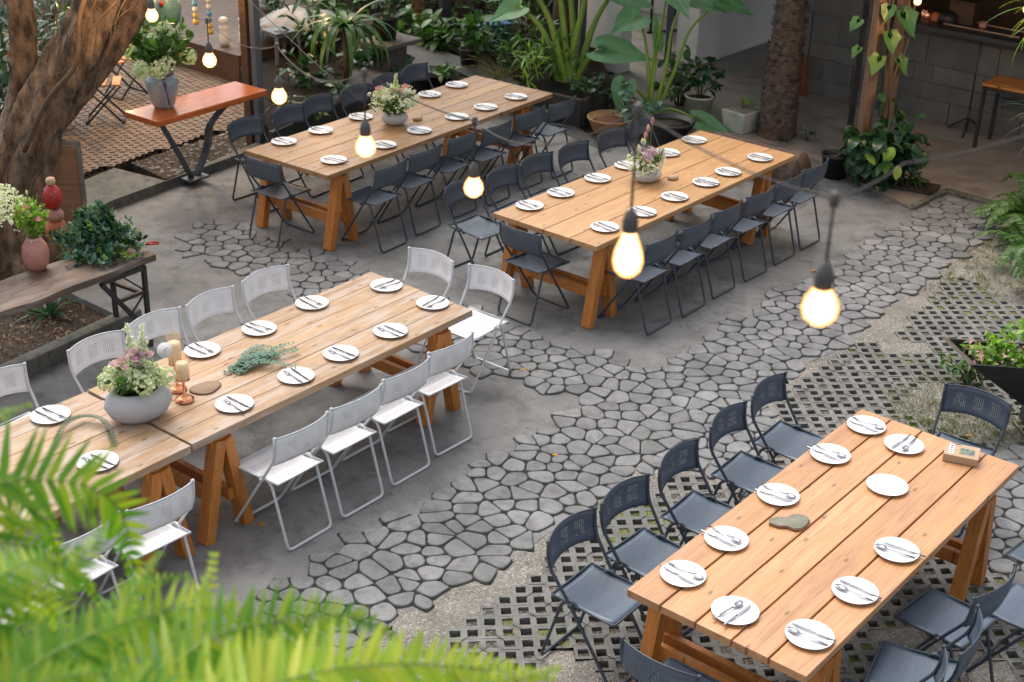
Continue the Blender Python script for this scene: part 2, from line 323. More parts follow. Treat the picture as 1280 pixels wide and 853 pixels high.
# ------------------------------------------------------------------ mesh helpers
KIDS = {}
class MB:
    def __init__(s): s.v = []; s.f = []; s.m = []
    def add(s, vs, fs, mi=0):
        o = len(s.v); s.v += [tuple(x) for x in vs]; s.f += [tuple(i+o for i in f) for f in fs]; s.m += [mi]*len(fs)
    def box(s, c, d, rz=0, M=None, mi=0, taper=1.0):
        x, y, z = d[0]/2, d[1]/2, d[2]/2
        P = [Vector((sx*x*(taper if sz < 0 else 1), sy*y*(taper if sz < 0 else 1), sz*z)) for sz in (-1, 1) for sy in (-1, 1) for sx in (-1, 1)]
        Q = M or Matrix.Rotation(rz, 3, 'Z'); P = [Q @ p + Vector(c) for p in P]
        s.add(P, [(0, 2, 3, 1), (4, 5, 7, 6), (0, 1, 5, 4), (2, 6, 7, 3), (0, 4, 6, 2), (1, 3, 7, 5)], mi)
    def beam(s, a, b, w, h, up=Vector((0, 0, 1)), mi=0):
        a, b = Vector(a), Vector(b); x = (b-a); L = x.length; x.normalize(); y = up.cross(x)
        if y.length < 1e-4: y = Vector((0, 1, 0))
        y.normalize(); z = x.cross(y); M = Matrix((x, y, z)).transposed(); s.box((a+b)/2, (L, w, h), M=M, mi=mi)
    def tube(s, pts, r, n=8, closed=False, mi=0, caps=True):
        pts = [Vector(p) for p in pts]; K = len(pts); rs = [float(q) for q in np.interp(np.linspace(0, 1, K), np.linspace(0, 1, len(r)), r)] if isinstance(r, (list, tuple)) else [r]*K
        T = []
        for i in range(K):
            a = pts[(i-1) % K] if (closed or i > 0) else pts[i]; b = pts[(i+1) % K] if (closed or i < K-1) else pts[i]
            t = (b-a); T.append(t.normalized() if t.length > 1e-9 else Vector((0, 0, 1)))
        up = Vector((0, 0, 1)) if abs(T[0].z) < .9 else Vector((1, 0, 0)); nrm = (up - T[0]*up.dot(T[0])).normalized()
        vs = []
        for i in range(K):
            nrm = (nrm - T[i]*nrm.dot(T[i])); nrm = nrm.normalized() if nrm.length > 1e-6 else T[i].orthogonal().normalized(); bn = T[i].cross(nrm)
            for j in range(n):
                a = 2*math.pi*j/n; vs.append(pts[i] + (nrm*math.cos(a)+bn*math.sin(a))*rs[i])
        fs = []
        for i in range(K if closed else K-1):
            i2 = (i+1) % K
            for j in range(n): j2 = (j+1) % n; fs.append((i*n+j, i*n+j2, i2*n+j2, i2*n+j))
        if caps and not closed: fs += [tuple(range(n))[::-1], tuple((K-1)*n+j for j in range(n))]
        s.add(vs, fs, mi)
    def lathe(s, prof, c=(0, 0, 0), n=24, mi=0, sx=1, sy=1, fn=None, M=None):
        vs = []; K = len(prof)
        for (r, z) in prof:
            for j in range(n):
                a = 2*math.pi*j/n; k = fn(a, z) if fn else 1
                v = Vector((r*k*sx*math.cos(a), r*k*sy*math.sin(a), z))
                if M: v = M @ v
                vs.append(v+Vector(c))
        fs = [(i*n+j, i*n+(j+1) % n, (i+1)*n+(j+1) % n, (i+1)*n+j) for i in range(K-1) for j in range(n)]
        s.add(vs, fs, mi)
        o = len(s.v)-len(vs)
        if prof[0][0] > 1e-4: s.f.append(tuple(o+j for j in range(n))[::-1]); s.m.append(mi)
        if prof[-1][0] > 1e-4: s.f.append(tuple(o+(K-1)*n+j for j in range(n))); s.m.append(mi)
    def prism(s, poly, z0, z1, mi=0):
        n = len(poly); s.add([(p[0], p[1], z0) for p in poly]+[(p[0], p[1], z1) for p in poly],
            [tuple(range(n))[::-1], tuple(range(n, 2*n))]+[(i, (i+1) % n, n+(i+1) % n, n+i) for i in range(n)], mi)
    def leaf(s, b, d, nrm, L, W, bend=.3, shape='o', seg=5, fold=.25, mi=0):
        """one leaf: a curved blade, d direction, nrm upper side"""
        b = Vector(b); d = Vector(d).normalized(); nrm = Vector(nrm); nrm = (nrm - d*nrm.dot(d))
        nrm = nrm.normalized() if nrm.length > 1e-5 else d.orthogonal().normalized()
        side = d.cross(nrm); pos = b.copy(); t = d.copy(); vs = []; st = L/seg
        for i in range(seg+1):
            u = i/seg
            if shape == 'o': wd = math.sin(math.pi*min(1, u*.93+.04))**.8
            elif shape == 'l': wd = (1-u)**.6*min(1, u*6+.25)
            elif shape == 'h': wd = (math.sin(math.pi*(u*.78+.22)))**.75 if u < 1 else 0
            elif shape == 'f': wd = min(1, .75+u)*(1-u**1.7)
            elif shape == 's': wd = min(1, .6+u)*(1-max(0, u-.55)/.45)**.7
            else: wd = 1
            wd *= W/2
            up = -d.cross(side) if False else nrm
            vs += [pos - side*wd + nrm*wd*fold, pos, pos + side*wd + nrm*wd*fold]
            q = Matrix.Rotation(-bend/seg, 3, side.normalized()); t = q @ t; nrm = q @ nrm; pos = pos + t*st
        fs = []
        for i in range(seg):
            a = i*3; fs += [(a, a+1, a+4, a+3), (a+1, a+2, a+5, a+4)]
        s.add(vs, fs, mi)
    def build(s, name, mats, parent=None, smooth=True, bevel=0, loc=None, auto=None):
        me = bpy.data.meshes.new(name); me.from_pydata(s.v, [], s.f)
        mats = mats if isinstance(mats, (list, tuple)) else [mats]
        for k in mats: me.materials.append(MT[k])
        if len(mats) > 1: me.polygons.foreach_set('material_index', s.m)
        me.validate(); me.update()
        if smooth:
            me.polygons.foreach_set('use_smooth', [True]*len(me.polygons))
            if auto is not None: me.set_sharp_from_angle(angle=R(auto))
        o = bpy.data.objects.new(name, me); col.objects.link(o)
        if parent: o.parent = parent; KIDS.setdefault(parent.name, []).append(o)
        if loc is not None: o.location = loc
        if bevel:
            b = o.modifiers.new('b', 'BEVEL'); b.width = bevel; b.segments = 2; b.limit_method = 'ANGLE'; b.angle_limit = R(40)
        return o
def tag(o, label, cat, group=None):
    o['label'] = label; o['category'] = cat
    if group: o['group'] = group
    return o
def thing(name, label, cat, loc=(0, 0, 0), rz=0, group=None):
    o = bpy.data.objects.new(name, None); col.objects.link(o); o.empty_display_size = .1
    o.location = loc; o.rotation_euler = (0, 0, rz); return tag(o, label, cat, group)
def struct(o, kind='structure'): o['kind'] = kind; return o
def copy_tree(o, parent=None):
    c = o.copy(); col.objects.link(c)
    if parent: c.parent = parent
    for ch in KIDS.get(o.name, []): copy_tree(ch, c)
    return c
def bez(pts, n=24):
    """Catmull-Rom through the points"""
    P = [Vector(p) for p in pts]; P = [P[0]*2-P[1]]+P+[P[-1]*2-P[-2]]; out = []
    K = len(P)-3
    for i in range(K):
        for j in range(n//K+1):
            t = j/(n//K+1); a, b, c, d = P[i:i+4]
            out.append(.5*((2*b)+(c-a)*t+(2*a-5*b+4*c-d)*t*t+(3*b-a-3*c+d)*t**3))
    out.append(P[-2]); return out
def rnd(a, b): return random.uniform(a, b)
def rv(): 
    while True:
        v = Vector((rnd(-1, 1), rnd(-1, 1), rnd(-1, 1)))
        if .05 < v.length < 1: return v.normalized()

# ------------------------------------------------------------------ table frames (corner, heading, length, width)
TB = {'A': (-2.4986, 12.5344, .941, 3.407, 1.0419), 'B': (-.1921, 11.1397, .8898, 3.1207, 1.0727),
      'C': (-2.6324, 7.8562, .904, 2.5235, 1.0049), 'D': (.6131, 5.9416, .8957, 2.5401, 1.0282)}
def tuv(k):
    x, y, a, L, W = TB[k]; return Vector((math.cos(a), math.sin(a), 0)), Vector((math.sin(a), -math.cos(a), 0))
def tp(k, al, ac, z=0):
    u, v = tuv(k); x, y, a, L, W = TB[k]; return Vector((x, y, z)) + u*al + v*ac
U0, V0 = tuv('B')

# ------------------------------------------------------------------ the ground
def sheet(name, poly, z, mat, thick=0):
    b = MB()
    if thick: b.prism([(p[0], p[1]) for p in poly], z-thick, z)
    else: b.add([(p[0], p[1], z) for p in poly], [tuple(range(len(poly)))])
    o = b.build(name, mat, smooth=False)
    bm = bmesh.new(); bm.from_mesh(o.data); bmesh.ops.triangulate(bm, faces=[f for f in bm.faces if len(f.verts) > 4]); bmesh.ops.recalc_face_normals(bm, faces=bm.faces); bm.to_mesh(o.data); bm.free()
    if not thick and o.data.polygons[0].normal.z < 0: o.data.flip_normals()
    return struct(o)
def px(L, z=0): return [at(x, y, z) for x, y in L]
b = MB(); b.add([(-80, -40, -.09), (80, -40, -.09), (80, 140, -.09), (-80, 140, -.09)], [(0, 1, 2, 3)]); struct(b.build('ground', 'mulch', smooth=False))
# lower right limit of the concrete and flagstones (photo order: bottom to top), beyond it gravel and turf pavers
edge = [(380, 930), (440, 853), (470, 800), (511, 764), (545, 746), (580, 729), (620, 712), (652, 690), (694, 661), (718, 641), (750, 625), (797, 596), (830, 586), (880, 591), (940, 590), (972, 545), (962, 505), (985, 470), (1013, 452), (1047, 438), (1070, 423), (1090, 399), (1114, 386), (1146, 359), (1167, 347), (1185, 329), (1197, 322), (1222, 308), (1230, 298), (1262, 284), (1330, 283)]
E3 = px(edge)
pat = [Vector((-2.6, -4, 0))]+E3+[Vector((9, 10.6, 0)), Vector((9, 10.6, 0))+Vector((-3, 6, 0)), at(1180, 239), at(990, 160), at(700, 60), Vector((-1.5, 22, 0)), at(330, 176), at(141, 262), at(80, 363), at(168, 404), at(0, 492), at(-420, 690), Vector((-5.2, -4, 0))]
pat = [Vector((-2.6, -4, 0))]+E3+[at(1420, 300), at(1330, 255), at(1280, 268), at(1180, 239), at(1140, 180), at(1140, 120), Vector((3, 22, 0)), Vector((-1.2, 22, 0)), at(430, 60), at(331, 183), at(144, 258), at(80, 363), at(168, 404), at(0, 492), at(-420, 700), Vector((-6.5, -4, 0))]
sheet('patio', pat, 0, 'concrete', .15)
def inpoly(x, y, P):
    c = False; n = len(P)
    for i in range(n):
        a, d = P[i], P[(i+1) % n]
        if (a[1] > y) != (d[1] > y) and x < (d[0]-a[0])*(y-a[1])/(d[1]-a[1])+a[0]: c = not c
    return c
GR = [at(x, y).to_2d() for x, y in [(380, 960), (430, 850), (500, 757), (575, 722), (640, 684), (740, 618), (790, 586), (845, 572), (925, 575), (952, 540), (950, 500), (1040, 425), (1104, 385), (1175, 320), (1215, 300), (1262, 276), (1340, 275), (1500, 420), (1700, 1000), (1200, 1400), (380, 1400)]]

# flagstones: real voronoi stones on a dark bed
def clip(poly, p, n):
    out = []
    for i in range(len(poly)):
        a, c = poly[i], poly[(i+1) % len(poly)]; da = (a-p).dot(n); dc = (c-p).dot(n)
        if da <= 0: out.append(a)
        if (da < 0) != (dc < 0) and da != dc: out.append(a+(c-a)*(da/(da-dc)))
    return out
band1 = [(270, 860), (330, 748), (393, 706), (423, 681), (452, 664), (482, 651), (510, 631), (538, 615), (564, 599), (590, 586), (600, 580), (639, 560), (667, 537), (690, 529), (712, 515), (725, 508), (704, 493), (676, 488), (650, 476), (636, 478), (600, 466), (540, 446), (450, 405), (376, 373), (330, 345), (290, 339), (214, 312), (262, 274), (322, 290), (358, 306), (389, 314), (415, 320), (458, 340), (520, 362), (600, 388), (631, 405), (662, 419), (693, 422), (724, 433), (753, 440), (780, 453), (808, 463), (839, 443), (853, 436), (881, 425), (904, 408), (936, 388), (974, 363), (1016, 343), (1048, 328), (1069, 311), (1090, 299), (1108, 288), (1135, 278), (1161, 254), (1181, 243)]
P1 = [at(x, y).to_2d() for x, y in band1]+[at(x, y).to_2d() for x, y in [(1262, 272), (1330, 262)]]+[p.to_2d() for p in E3[::-1]]
P2 = [at(x, y).to_2d() for x, y in [(1205, 590), (1262, 556), (1400, 560), (1400, 760), (1290, 745), (1195, 672)]]
rs = random.Random(11); G = .134; seeds = {}
for i in range(-60, 90):
    for j in range(30, 140):
        if rs.random() < .05: continue
        seeds[(i, j)] = Vector(((i+(.5 if j % 2 else 0)+rs.uniform(-.36, .36))*G*1.14, (j+rs.uniform(-.34, .34))*G*.94))
b = MB(); bed = MB(); nst = 0
for (i, j), s0 in seeds.items():
    in1 = inpoly(s0.x, s0.y, P1); in2 = not in1 and inpoly(s0.x, s0.y, P2)
    if not (in1 or in2): continue
    poly = [s0+Vector(q)*.5 for q in ((-1, -1), (1, -1), (1, 1), (-1, 1))]
    for di in range(-3, 4):
        for dj in range(-3, 4):
            q = seeds.get((i+di, j+dj))
            if q is None or (di == 0 and dj == 0): continue
            poly = clip(poly, (s0+q)/2, (q-s0).normalized())
    if len(poly) < 3: continue
    zb = 0 if in1 else .004
    bed.add([(p.x, p.y, zb+.003+rs.random()*.0004) for p in poly], [tuple(range(len(poly)))])
    cut = poly
    n0 = len(poly)
    for a in range(n0):
        e = poly[(a+1) % n0]-poly[a]
        if e.length < 1e-5: continue
        nn = Vector((e.y, -e.x)).normalized(); cut = clip(cut, poly[a]-nn*rs.uniform(.0025, .0056), nn)
    if len(cut) < 3: continue
    for _ in range(2):
        q = []
        for a in range(len(cut)):
            c, d = cut[a], cut[(a+1) % len(cut)]
            if _ == 0 and (d-c).length > .024:
                k = min(.3, .022/(d-c).length); q += [c.lerp(d, k), c.lerp(d, .5)+Vector((rs.uniform(-1, 1), rs.uniform(-1, 1)))*.0022, c.lerp(d, 1-k)]
            else: q += [c.lerp(d, .25), c.lerp(d, .75)]
        cut = q
    cen = sum(cut, Vector((0, 0)))/len(cut); h = zb+.013+rs.uniform(0, .006); tx, ty = rs.uniform(-.03, .03), rs.uniform(-.03, .03)
    n = len(cut); rings = []
    for k, zz in ((0, zb+.0025), (.0015, h-.004), (.007, h)):
        rings.append([(p.x, p.y, zz+(tx*(p.x-cen.x)+ty*(p.y-cen.y) if zz > zb+.004 else 0)) for p in [c+(cen-c).normalized()*k for c in cut]])
    vs = rings[0]+rings[1]+rings[2]
    fs = [(r*n+a, r*n+(a+1) % n, (r+1)*n+(a+1) % n, (r+1)*n+a) for r in range(2) for a in range(n)]+[tuple(2*n+a for a in range(n))]
    b.add(vs, fs); nst += 1
o = b.build('flagstone_path', 'stone', auto=35); struct(o)
o = bed.build('flagstone_joints', 'joint', smooth=False); struct(o)
print('stones', nst)

# turf pavers
PV = [at(x, y).to_2d() for x, y in [(560, 800), (583, 779), (655, 728), (680, 704), (700, 671), (745, 647), (777, 632), (828, 609), (848, 590), (890, 600), (950, 598), (985, 540), (960, 506), (987, 493), (1013, 470), (1046, 450), (1077, 431), (1117, 417), (1150, 392), (1181, 351), (1210, 346), (1240, 372), (1278, 382), (1330, 385), (1420, 480), (1420, 900), (1200, 1100), (500, 1000)]]
grs = [at(x, y).to_2d() for x, y in [(1120, 500), (1160, 480), (1200, 485), (1275, 520), (1275, 560), (1190, 545), (1130, 520)]]
b = MB(); fill = MB(); gfill = MB(); gvl = MB(); rot = Matrix.Rotation(R(5), 2); pt = .1
rs = random.Random(5); PG = []
for i in range(-25, 70):
    for j in range(30, 130):
        c = rot @ Vector((i*pt, j*pt))
        if not inpoly(c.x, c.y, GR): continue
        if not inpoly(c.x, c.y, PV) or inpoly(c.x, c.y, P2) or inpoly(c.x, c.y, grs) or noise.noise(Vector((c.x*1.3, c.y*1.3, 3))) > .42:
            K = 3; o_ = len(gvl.v)
            for jj in range(K+1):
                for ii in range(K+1):
                    q = rot @ Vector((-.051+.102*ii/K, -.051+.102*jj/K))+c
                    gvl.v.append((q.x, q.y, .0022+.009*noise.noise(Vector((q.x*9, q.y*9, 0)))+.012*noise.noise(Vector((q.x*1.7, q.y*1.7, 5))) - .004))
            for jj in range(K):
                for ii in range(K): gvl.f.append((o_+jj*(K+1)+ii, o_+jj*(K+1)+ii+1, o_+(jj+1)*(K+1)+ii+1, o_+(jj+1)*(K+1)+ii)); gvl.m.append(0)
            continue
        h = pt/2; q = .0305; ch = .012; zt = .004+rs.uniform(-.002, .002)+.004*noise.noise(Vector((c.x*.8, c.y*.8, 0))); zb = -.05
        o8 = [(-h, -h), (h, -h), (h, h), (-h, h)]; sk = .010
        i8 = [(-q, -q), (q, -q), (q, q), (-q, q)]
        i8 = [(x+y*.0+rs.uniform(-.003, .003), y+x*sk*3+rs.uniform(-.003, .003)) for x, y in i8]
        vs = [rot @ Vector(p)+c for p in o8]+[rot @ Vector(p)+c for p in i8]
        V = [(p.x, p.y, zt) for p in vs]+[(p.x, p.y, zb) for p in vs[4:]]
        b.add(V, [(0, 1, 5, 4), (1, 2, 6, 5), (2, 3, 7, 6), (3, 0, 4, 7), (4, 5, 9, 8), (5, 6, 10, 9), (6, 7, 11, 10), (7, 4, 8, 11)])
        t = rs.random(); green = noise.noise(Vector((c.x*1.1, c.y*1.1, 9)))
        if (i-j) % 4 == 0 or (i+j) % 8 == 3:
            s1 = 1 if (i-j) % 4 == 0 else -1
            p0 = rot @ Vector((q, -q*s1))+c; p1 = rot @ Vector((pt-q, -(pt-q)*s1))+c; e = (p1-p0).normalized(); w2 = Vector((-e.y, e.x))*.0022
            PG.append([(p.x, p.y, zt+.003) for p in (p0-w2, p1-w2, p1+w2, p0+w2)])
        lvl = -.034+(.034*rs.random() if t < .75 else .0)
        (gfill if (green > .12 and t < .75) else fill).add([(p.x, p.y, lvl) for p in vs[4:]], [(0, 1, 2, 3)])
        if green > .12 and t < .8:
            for _ in range(9):
                gfill.leaf((c.x+rs.uniform(-q, q), c.y+rs.uniform(-q, q), lvl), (rs.uniform(-.8, .8), rs.uniform(-.8, .8), 1), (rs.uniform(-1, 1), 1, 0), rs.uniform(.018, .045), .006, .7, 'l', 2)
cr = MB()
for q in PG: cr.add(q, [(0, 1, 2, 3)])
struct(gvl.build('gravel', 'gravel')); struct(b.build('turf_pavers', 'paver', smooth=False)); struct(fill.build('paver_infill', 'fill', smooth=False)); struct(cr.build('paver_joints', 'joint', smooth=False))
struct(gfill.build('grass', 'grass'), 'stuff')
# loose short grass tufts
b = MB(); rs = random.Random(3)
def tufts(b, poly, n, hl=.05, z=-.02):
    xs = [p[0] for p in poly]; ys = [p[1] for p in poly]; k = 0
    while k < n:
        x, y = rs.uniform(min(xs), max(xs)), rs.uniform(min(ys), max(ys)); k += 1
        if not inpoly(x, y, poly): continue
        for _ in range(6):
            b.leaf((x+rs.uniform(-.02, .02), y+rs.uniform(-.02, .02), z), (rs.uniform(-.9, .9), rs.uniform(-.9, .9), 1), (rs.uniform(-1, 1), 1, 0), rs.uniform(.4, 1.4)*hl, .005, .9, 'l', 3)
tufts(b, [at(x, y).to_2d() for x, y in [(1105, 490), (1150, 470), (1205, 470), (1285, 520), (1285, 570), (1190, 560), (1120, 530)]], 1500)
tufts(b, [at(x, y).to_2d() for x, y in [(1150, 368), (1180, 335), (1230, 300), (1300, 300), (1300, 380), (1240, 372), (1200, 350)]], 900, .06)
struct(b.build('rough_grass', 'grass'), 'stuff')

# floor under the roof, right and back
fl = [at(1140, 260, .03), at(1181, 236, .03), at(1284, 264, .03), at(1500, 322, .03), Vector((11, 12, .03)), Vector((11, 26, .03)), Vector((1.4, 26, .03)), at(770, 110, .03), at(850, 150, .03), at(1000, 190, .03)]
sheet('covered_floor', fl, .03, 'floor', .1)
b = MB(); b.beam(at(1140, 262, .0), at(1183, 241, .0), .07, .09); b.beam(at(1181, 241, 0), at(1330, 281, 0), .09, .09)
struct(b.build('floor_kerb', 'kerb', bevel=.012))

# raised kerb slab at the left and the lattice floor behind
KZ = .10
kp = [at(x, y, KZ) for x, y in [(144, 252), (100, 262), (60, 280), (60, 240), (103, 228), (140, 214), (165, 204), (204, 217), (330, 172), (334, 178)]]
kp = [at(x, y, KZ) for x, y in [(142, 250), (60, 290), (40, 240), (103, 226), (143, 210), (207, 226), (335, 172), (340, 178)]]
sheet('kerb_slab', kp, KZ, 'kerb', .2)
st = [at(x, y, .06) for x, y in [(165, 204), (207, 224), (338, 176), (330, 150)]]
sheet('stone_bed', st, .06, 'soil', .1)
lt = [at(x, y, .0) for x, y in [(60, 260), (103, 226), (143, 214), (338, 150), (300, 70), (230, -60), (-200, -60), (-100, 150)]]
sheet('lattice_bed', [Vector((p.x, p.y, .02)) for p in lt], .02, 'soil', .08)
b = MB(); ltp = [p.to_2d() for p in lt]; a0 = math.atan2(U0.y, U0.x)
rot2 = Matrix.Rotation(a0-R(46), 2)
for i in range(-115, 25):
    for j in range(85, 240):
        pw, ph = .105, .08; cc = Vector(((i+(.5 if j % 2 else 0))*pw, j*ph)); c = rot2 @ cc
        if not inpoly(c.x, c.y, ltp): continue
        H, K = pw/2, ph/2; q, q2 = .028, .015
        vs = [rot2 @ Vector(p)+c for p in [(-H, -K), (H, -K), (H, K), (-H, K), (-q, -q2), (q, -q2), (q, q2), (-q, q2)]]
        z = .07+rs.uniform(-.003, .003)
        b.add([(p.x, p.y, z) for p in vs]+[(p.x, p.y, .02) for p in vs[4:]], [(0, 1, 5, 4), (1, 2, 6, 5), (2, 3, 7, 6), (3, 0, 4, 7), (4, 5, 9, 8), (5, 6, 10, 9), (6, 7, 11, 10), (7, 4, 8, 11)])
struct(b.build('lattice_floor', 'redpaver', smooth=False))
b = MB()
for _ in range(220):
    t = random.random(); s_ = random.random(); p = st[0].lerp(st[3], s_).lerp(st[1].lerp(st[2], s_), t); r_ = rnd(.012, .035)
    b.lathe([(0, -r_*.5), (r_*.8, -r_*.3), (r_, 0), (r_*.7, r_*.4), (0, r_*.55)], (p.x, p.y, .06), 7, sx=rnd(.7, 1.2), sy=rnd(.6, 1))
struct(b.build('pebbles', 'gravel'), 'stuff')
# planting bed at the left with its kerb
bedp = [at(x, y, -.06) for x, y in [(82, 366), (170, 406), (0, 500), (-420, 700), (-500, 500), (-200, 300)]]
sheet('planting_bed', bedp, -.06, 'soil', .02)
b = MB(); b.beam(at(172, 398, .04), at(-420, 672, .04), .12, .2); struct(b.build('bed_kerb', 'kerb', bevel=.012))
b = MB(); bp2 = [p.to_2d() for p in bedp]; rs = random.Random(8); xs = [p[0] for p in bp2]; ys = [p[1] for p in bp2]; k = 0
while k < 2600:
    x, y = rs.uniform(-5.2, max(xs)), rs.uniform(min(ys), max(ys)); k += 1
    if not inpoly(x, y, bp2): continue
    b.leaf((x, y, -.05+rs.uniform(0, .03)), (rs.uniform(-1, 1), rs.uniform(-1, 1), rs.uniform(-.2, .4)), (rs.uniform(-.7, .7), rs.uniform(-.7, .7), 1), rs.uniform(.02, .055), rs.uniform(.012, .026), rs.uniform(-1, 1), 'o', 3)
struct(b.build('leaf_litter', 'litter'), 'stuff')
b = MB(); rs = random.Random(41)
for _ in range(420):
    g = at(rs.uniform(20, 1270), rs.uniform(240, 850), .0); z = .004
    b.leaf((g.x, g.y, z+.004), (rs.uniform(-1, 1), rs.uniform(-1, 1), rs.uniform(-.1, .3)), (rs.uniform(-.6, .6), rs.uniform(-.6, .6), 1), rs.uniform(.008, .024), rs.uniform(.004, .012), rs.uniform(-1, 1), 'o', 2)
struct(b.build('leaf_crumbs', 'litter'), 'stuff')
# fallen yellow leaves, one by one
for i, (x, y) in enumerate([(650, 462), (851, 530), (697, 570), (668, 800), (648, 786), (1216, 545), (1020, 338), (322, 654)]):
    b = MB(); g = at(x, y, .016 if i not in (3, 4) else 0); b.leaf((0, 0, 0), (rnd(-1, 1), rnd(-.5, .5), .08), (0, 0, 1), .05, .032, .5, 'o', 4)
    o = b.build('fallen_leaf', 'yellowleaf', loc=g)
    tag(o, ['yellow fallen leaf on the flagstones beside the white end chair', 'yellow fallen leaf on flagstones near the navy chair backs', 'yellow fallen leaf in the middle of the flagstone path', 'orange fallen leaf on the turf pavers under a navy chair', 'smaller orange leaf on the turf pavers under the same navy chair', 'yellow leaf in the rough grass behind the navy end chair', 'yellow leaf on the flagstone path near the back', 'pale green leaf on concrete below the white chairs'][i], 'leaf', 'fallen leaves')

# ------------------------------------------------------------------ tables
def table(k, name, label, planks, mat, loc, ang, L, W, v1, v2, dh=.16, legin=.07, TH=.045, gap=.004, seams=True, group=None, jag=.004, zt=.75, lw=.09):
    t = thing(name, label, 'table', loc, ang, group)
    rs = random.Random(hash(k) if False else sum(map(ord, name+k)))
    b = MB(); w = W/planks
    for i in range(planks):
        # local frame: +x along, across = -y
        j0, j1 = rs.uniform(-jag, jag), rs.uniform(-jag, jag)
        b.box(((L+j0+j1)/2 - j0, -(i+.5)*w, zt-TH/2+rs.uniform(-.0012, .0012)), (L+j0+j1, w-gap, TH))
    b.build('tabletop', mat, t, smooth=False, bevel=.004)
    for al, sgn in ((v1, 1), (v2, -1)):
        tr = MB()
        for ac in (legin+.03, W-legin-.03): tr.box((al, -ac, zt-TH-.035), (.16, lw, .07))
        tr.box((al, -W/2, zt-TH-.02), (.09, W-.3, .04))
        r = tr.build('trestle', 'legwood', t, smooth=False, bevel=.003)
        for ac in (legin, W-legin):
            s = 1 if ac > W/2 else -1
            for e in (-1, 1):
                lb = MB(); off = .0 if e < 0 else -s*.004
                lb.beam((al+e*.025, -ac+off, zt-TH-.03), (al+e*dh, -ac-off, -.0), .075, lw, up=Vector((0, 1, 0)) if False else Vector((0, 1, 0)))
                # square foot: cut by the floor is hidden, so just build to z=0
                lb.build('leg', 'legwood_v', r, smooth=False, bevel=.003)
        for e in (-1, 1):
            lb = MB(); f = .62; x = al+e*(.025+(dh-.025)*f); z = (zt-.075)*(1-f)
            lb.box((x-e*.055, -W/2, z), (.04, W-2*legin+.02, .085)); lb.build('stretcher', 'legwood', r, smooth=False, bevel=.003)
    return t
def tl(k, al=0, ac=0): return tp(k, al, ac, 0)
xA, yA, aA, LA, WA = TB['A']; xB, yB, aB, LB, WB = TB['B']; xC, yC, aC, LC, WC = TB['C']; xD, yD, aD, LD, WD = TB['D']
GT = 'long wooden trestle tables in the courtyard'
table('A', 'trestle_table', 'long honey coloured plank table at the back left, in front of the hanging plants', 6, 'topA', (xA, yA, 0), aA, LA, WA, .24, LA-.42, legin=.09, group=GT)
table('B', 'trestle_table', 'long four plank pine table in the middle of the rear row, by the driftwood log', 4, 'topB', (xB, yB, 0), aB, LB, WB, .22, LB-.42, legin=.09, group=GT, gap=.007)
table('C', 'trestle_table', 'weathered plank table with white chairs, its end towards the flagstones', 6, 'topC', (xC, yC, 0), aC, LC, WC, .24, LC-.30, legin=.05, group=GT, gap=.003, TH=.05)
u_, v_ = tuv('C'); q = tp('C', -2.54, .01)
table('C2', 'trestle_table', 'weathered plank table at the left edge, half hidden by fern fronds', 6, 'topC', (q.x, q.y, 0), aC, 2.52, WC, .3, 2.52-.22, legin=.05, group=GT, gap=.003, TH=.05)
table('D', 'trestle_table', 'front right five plank table with empty plate and card box', 5, 'topD', (xD, yD, .004), aD, LD, WD, .30, LD-.36, legin=.05, group=GT, gap=.010, TH=.045, zt=.746, lw=.08)

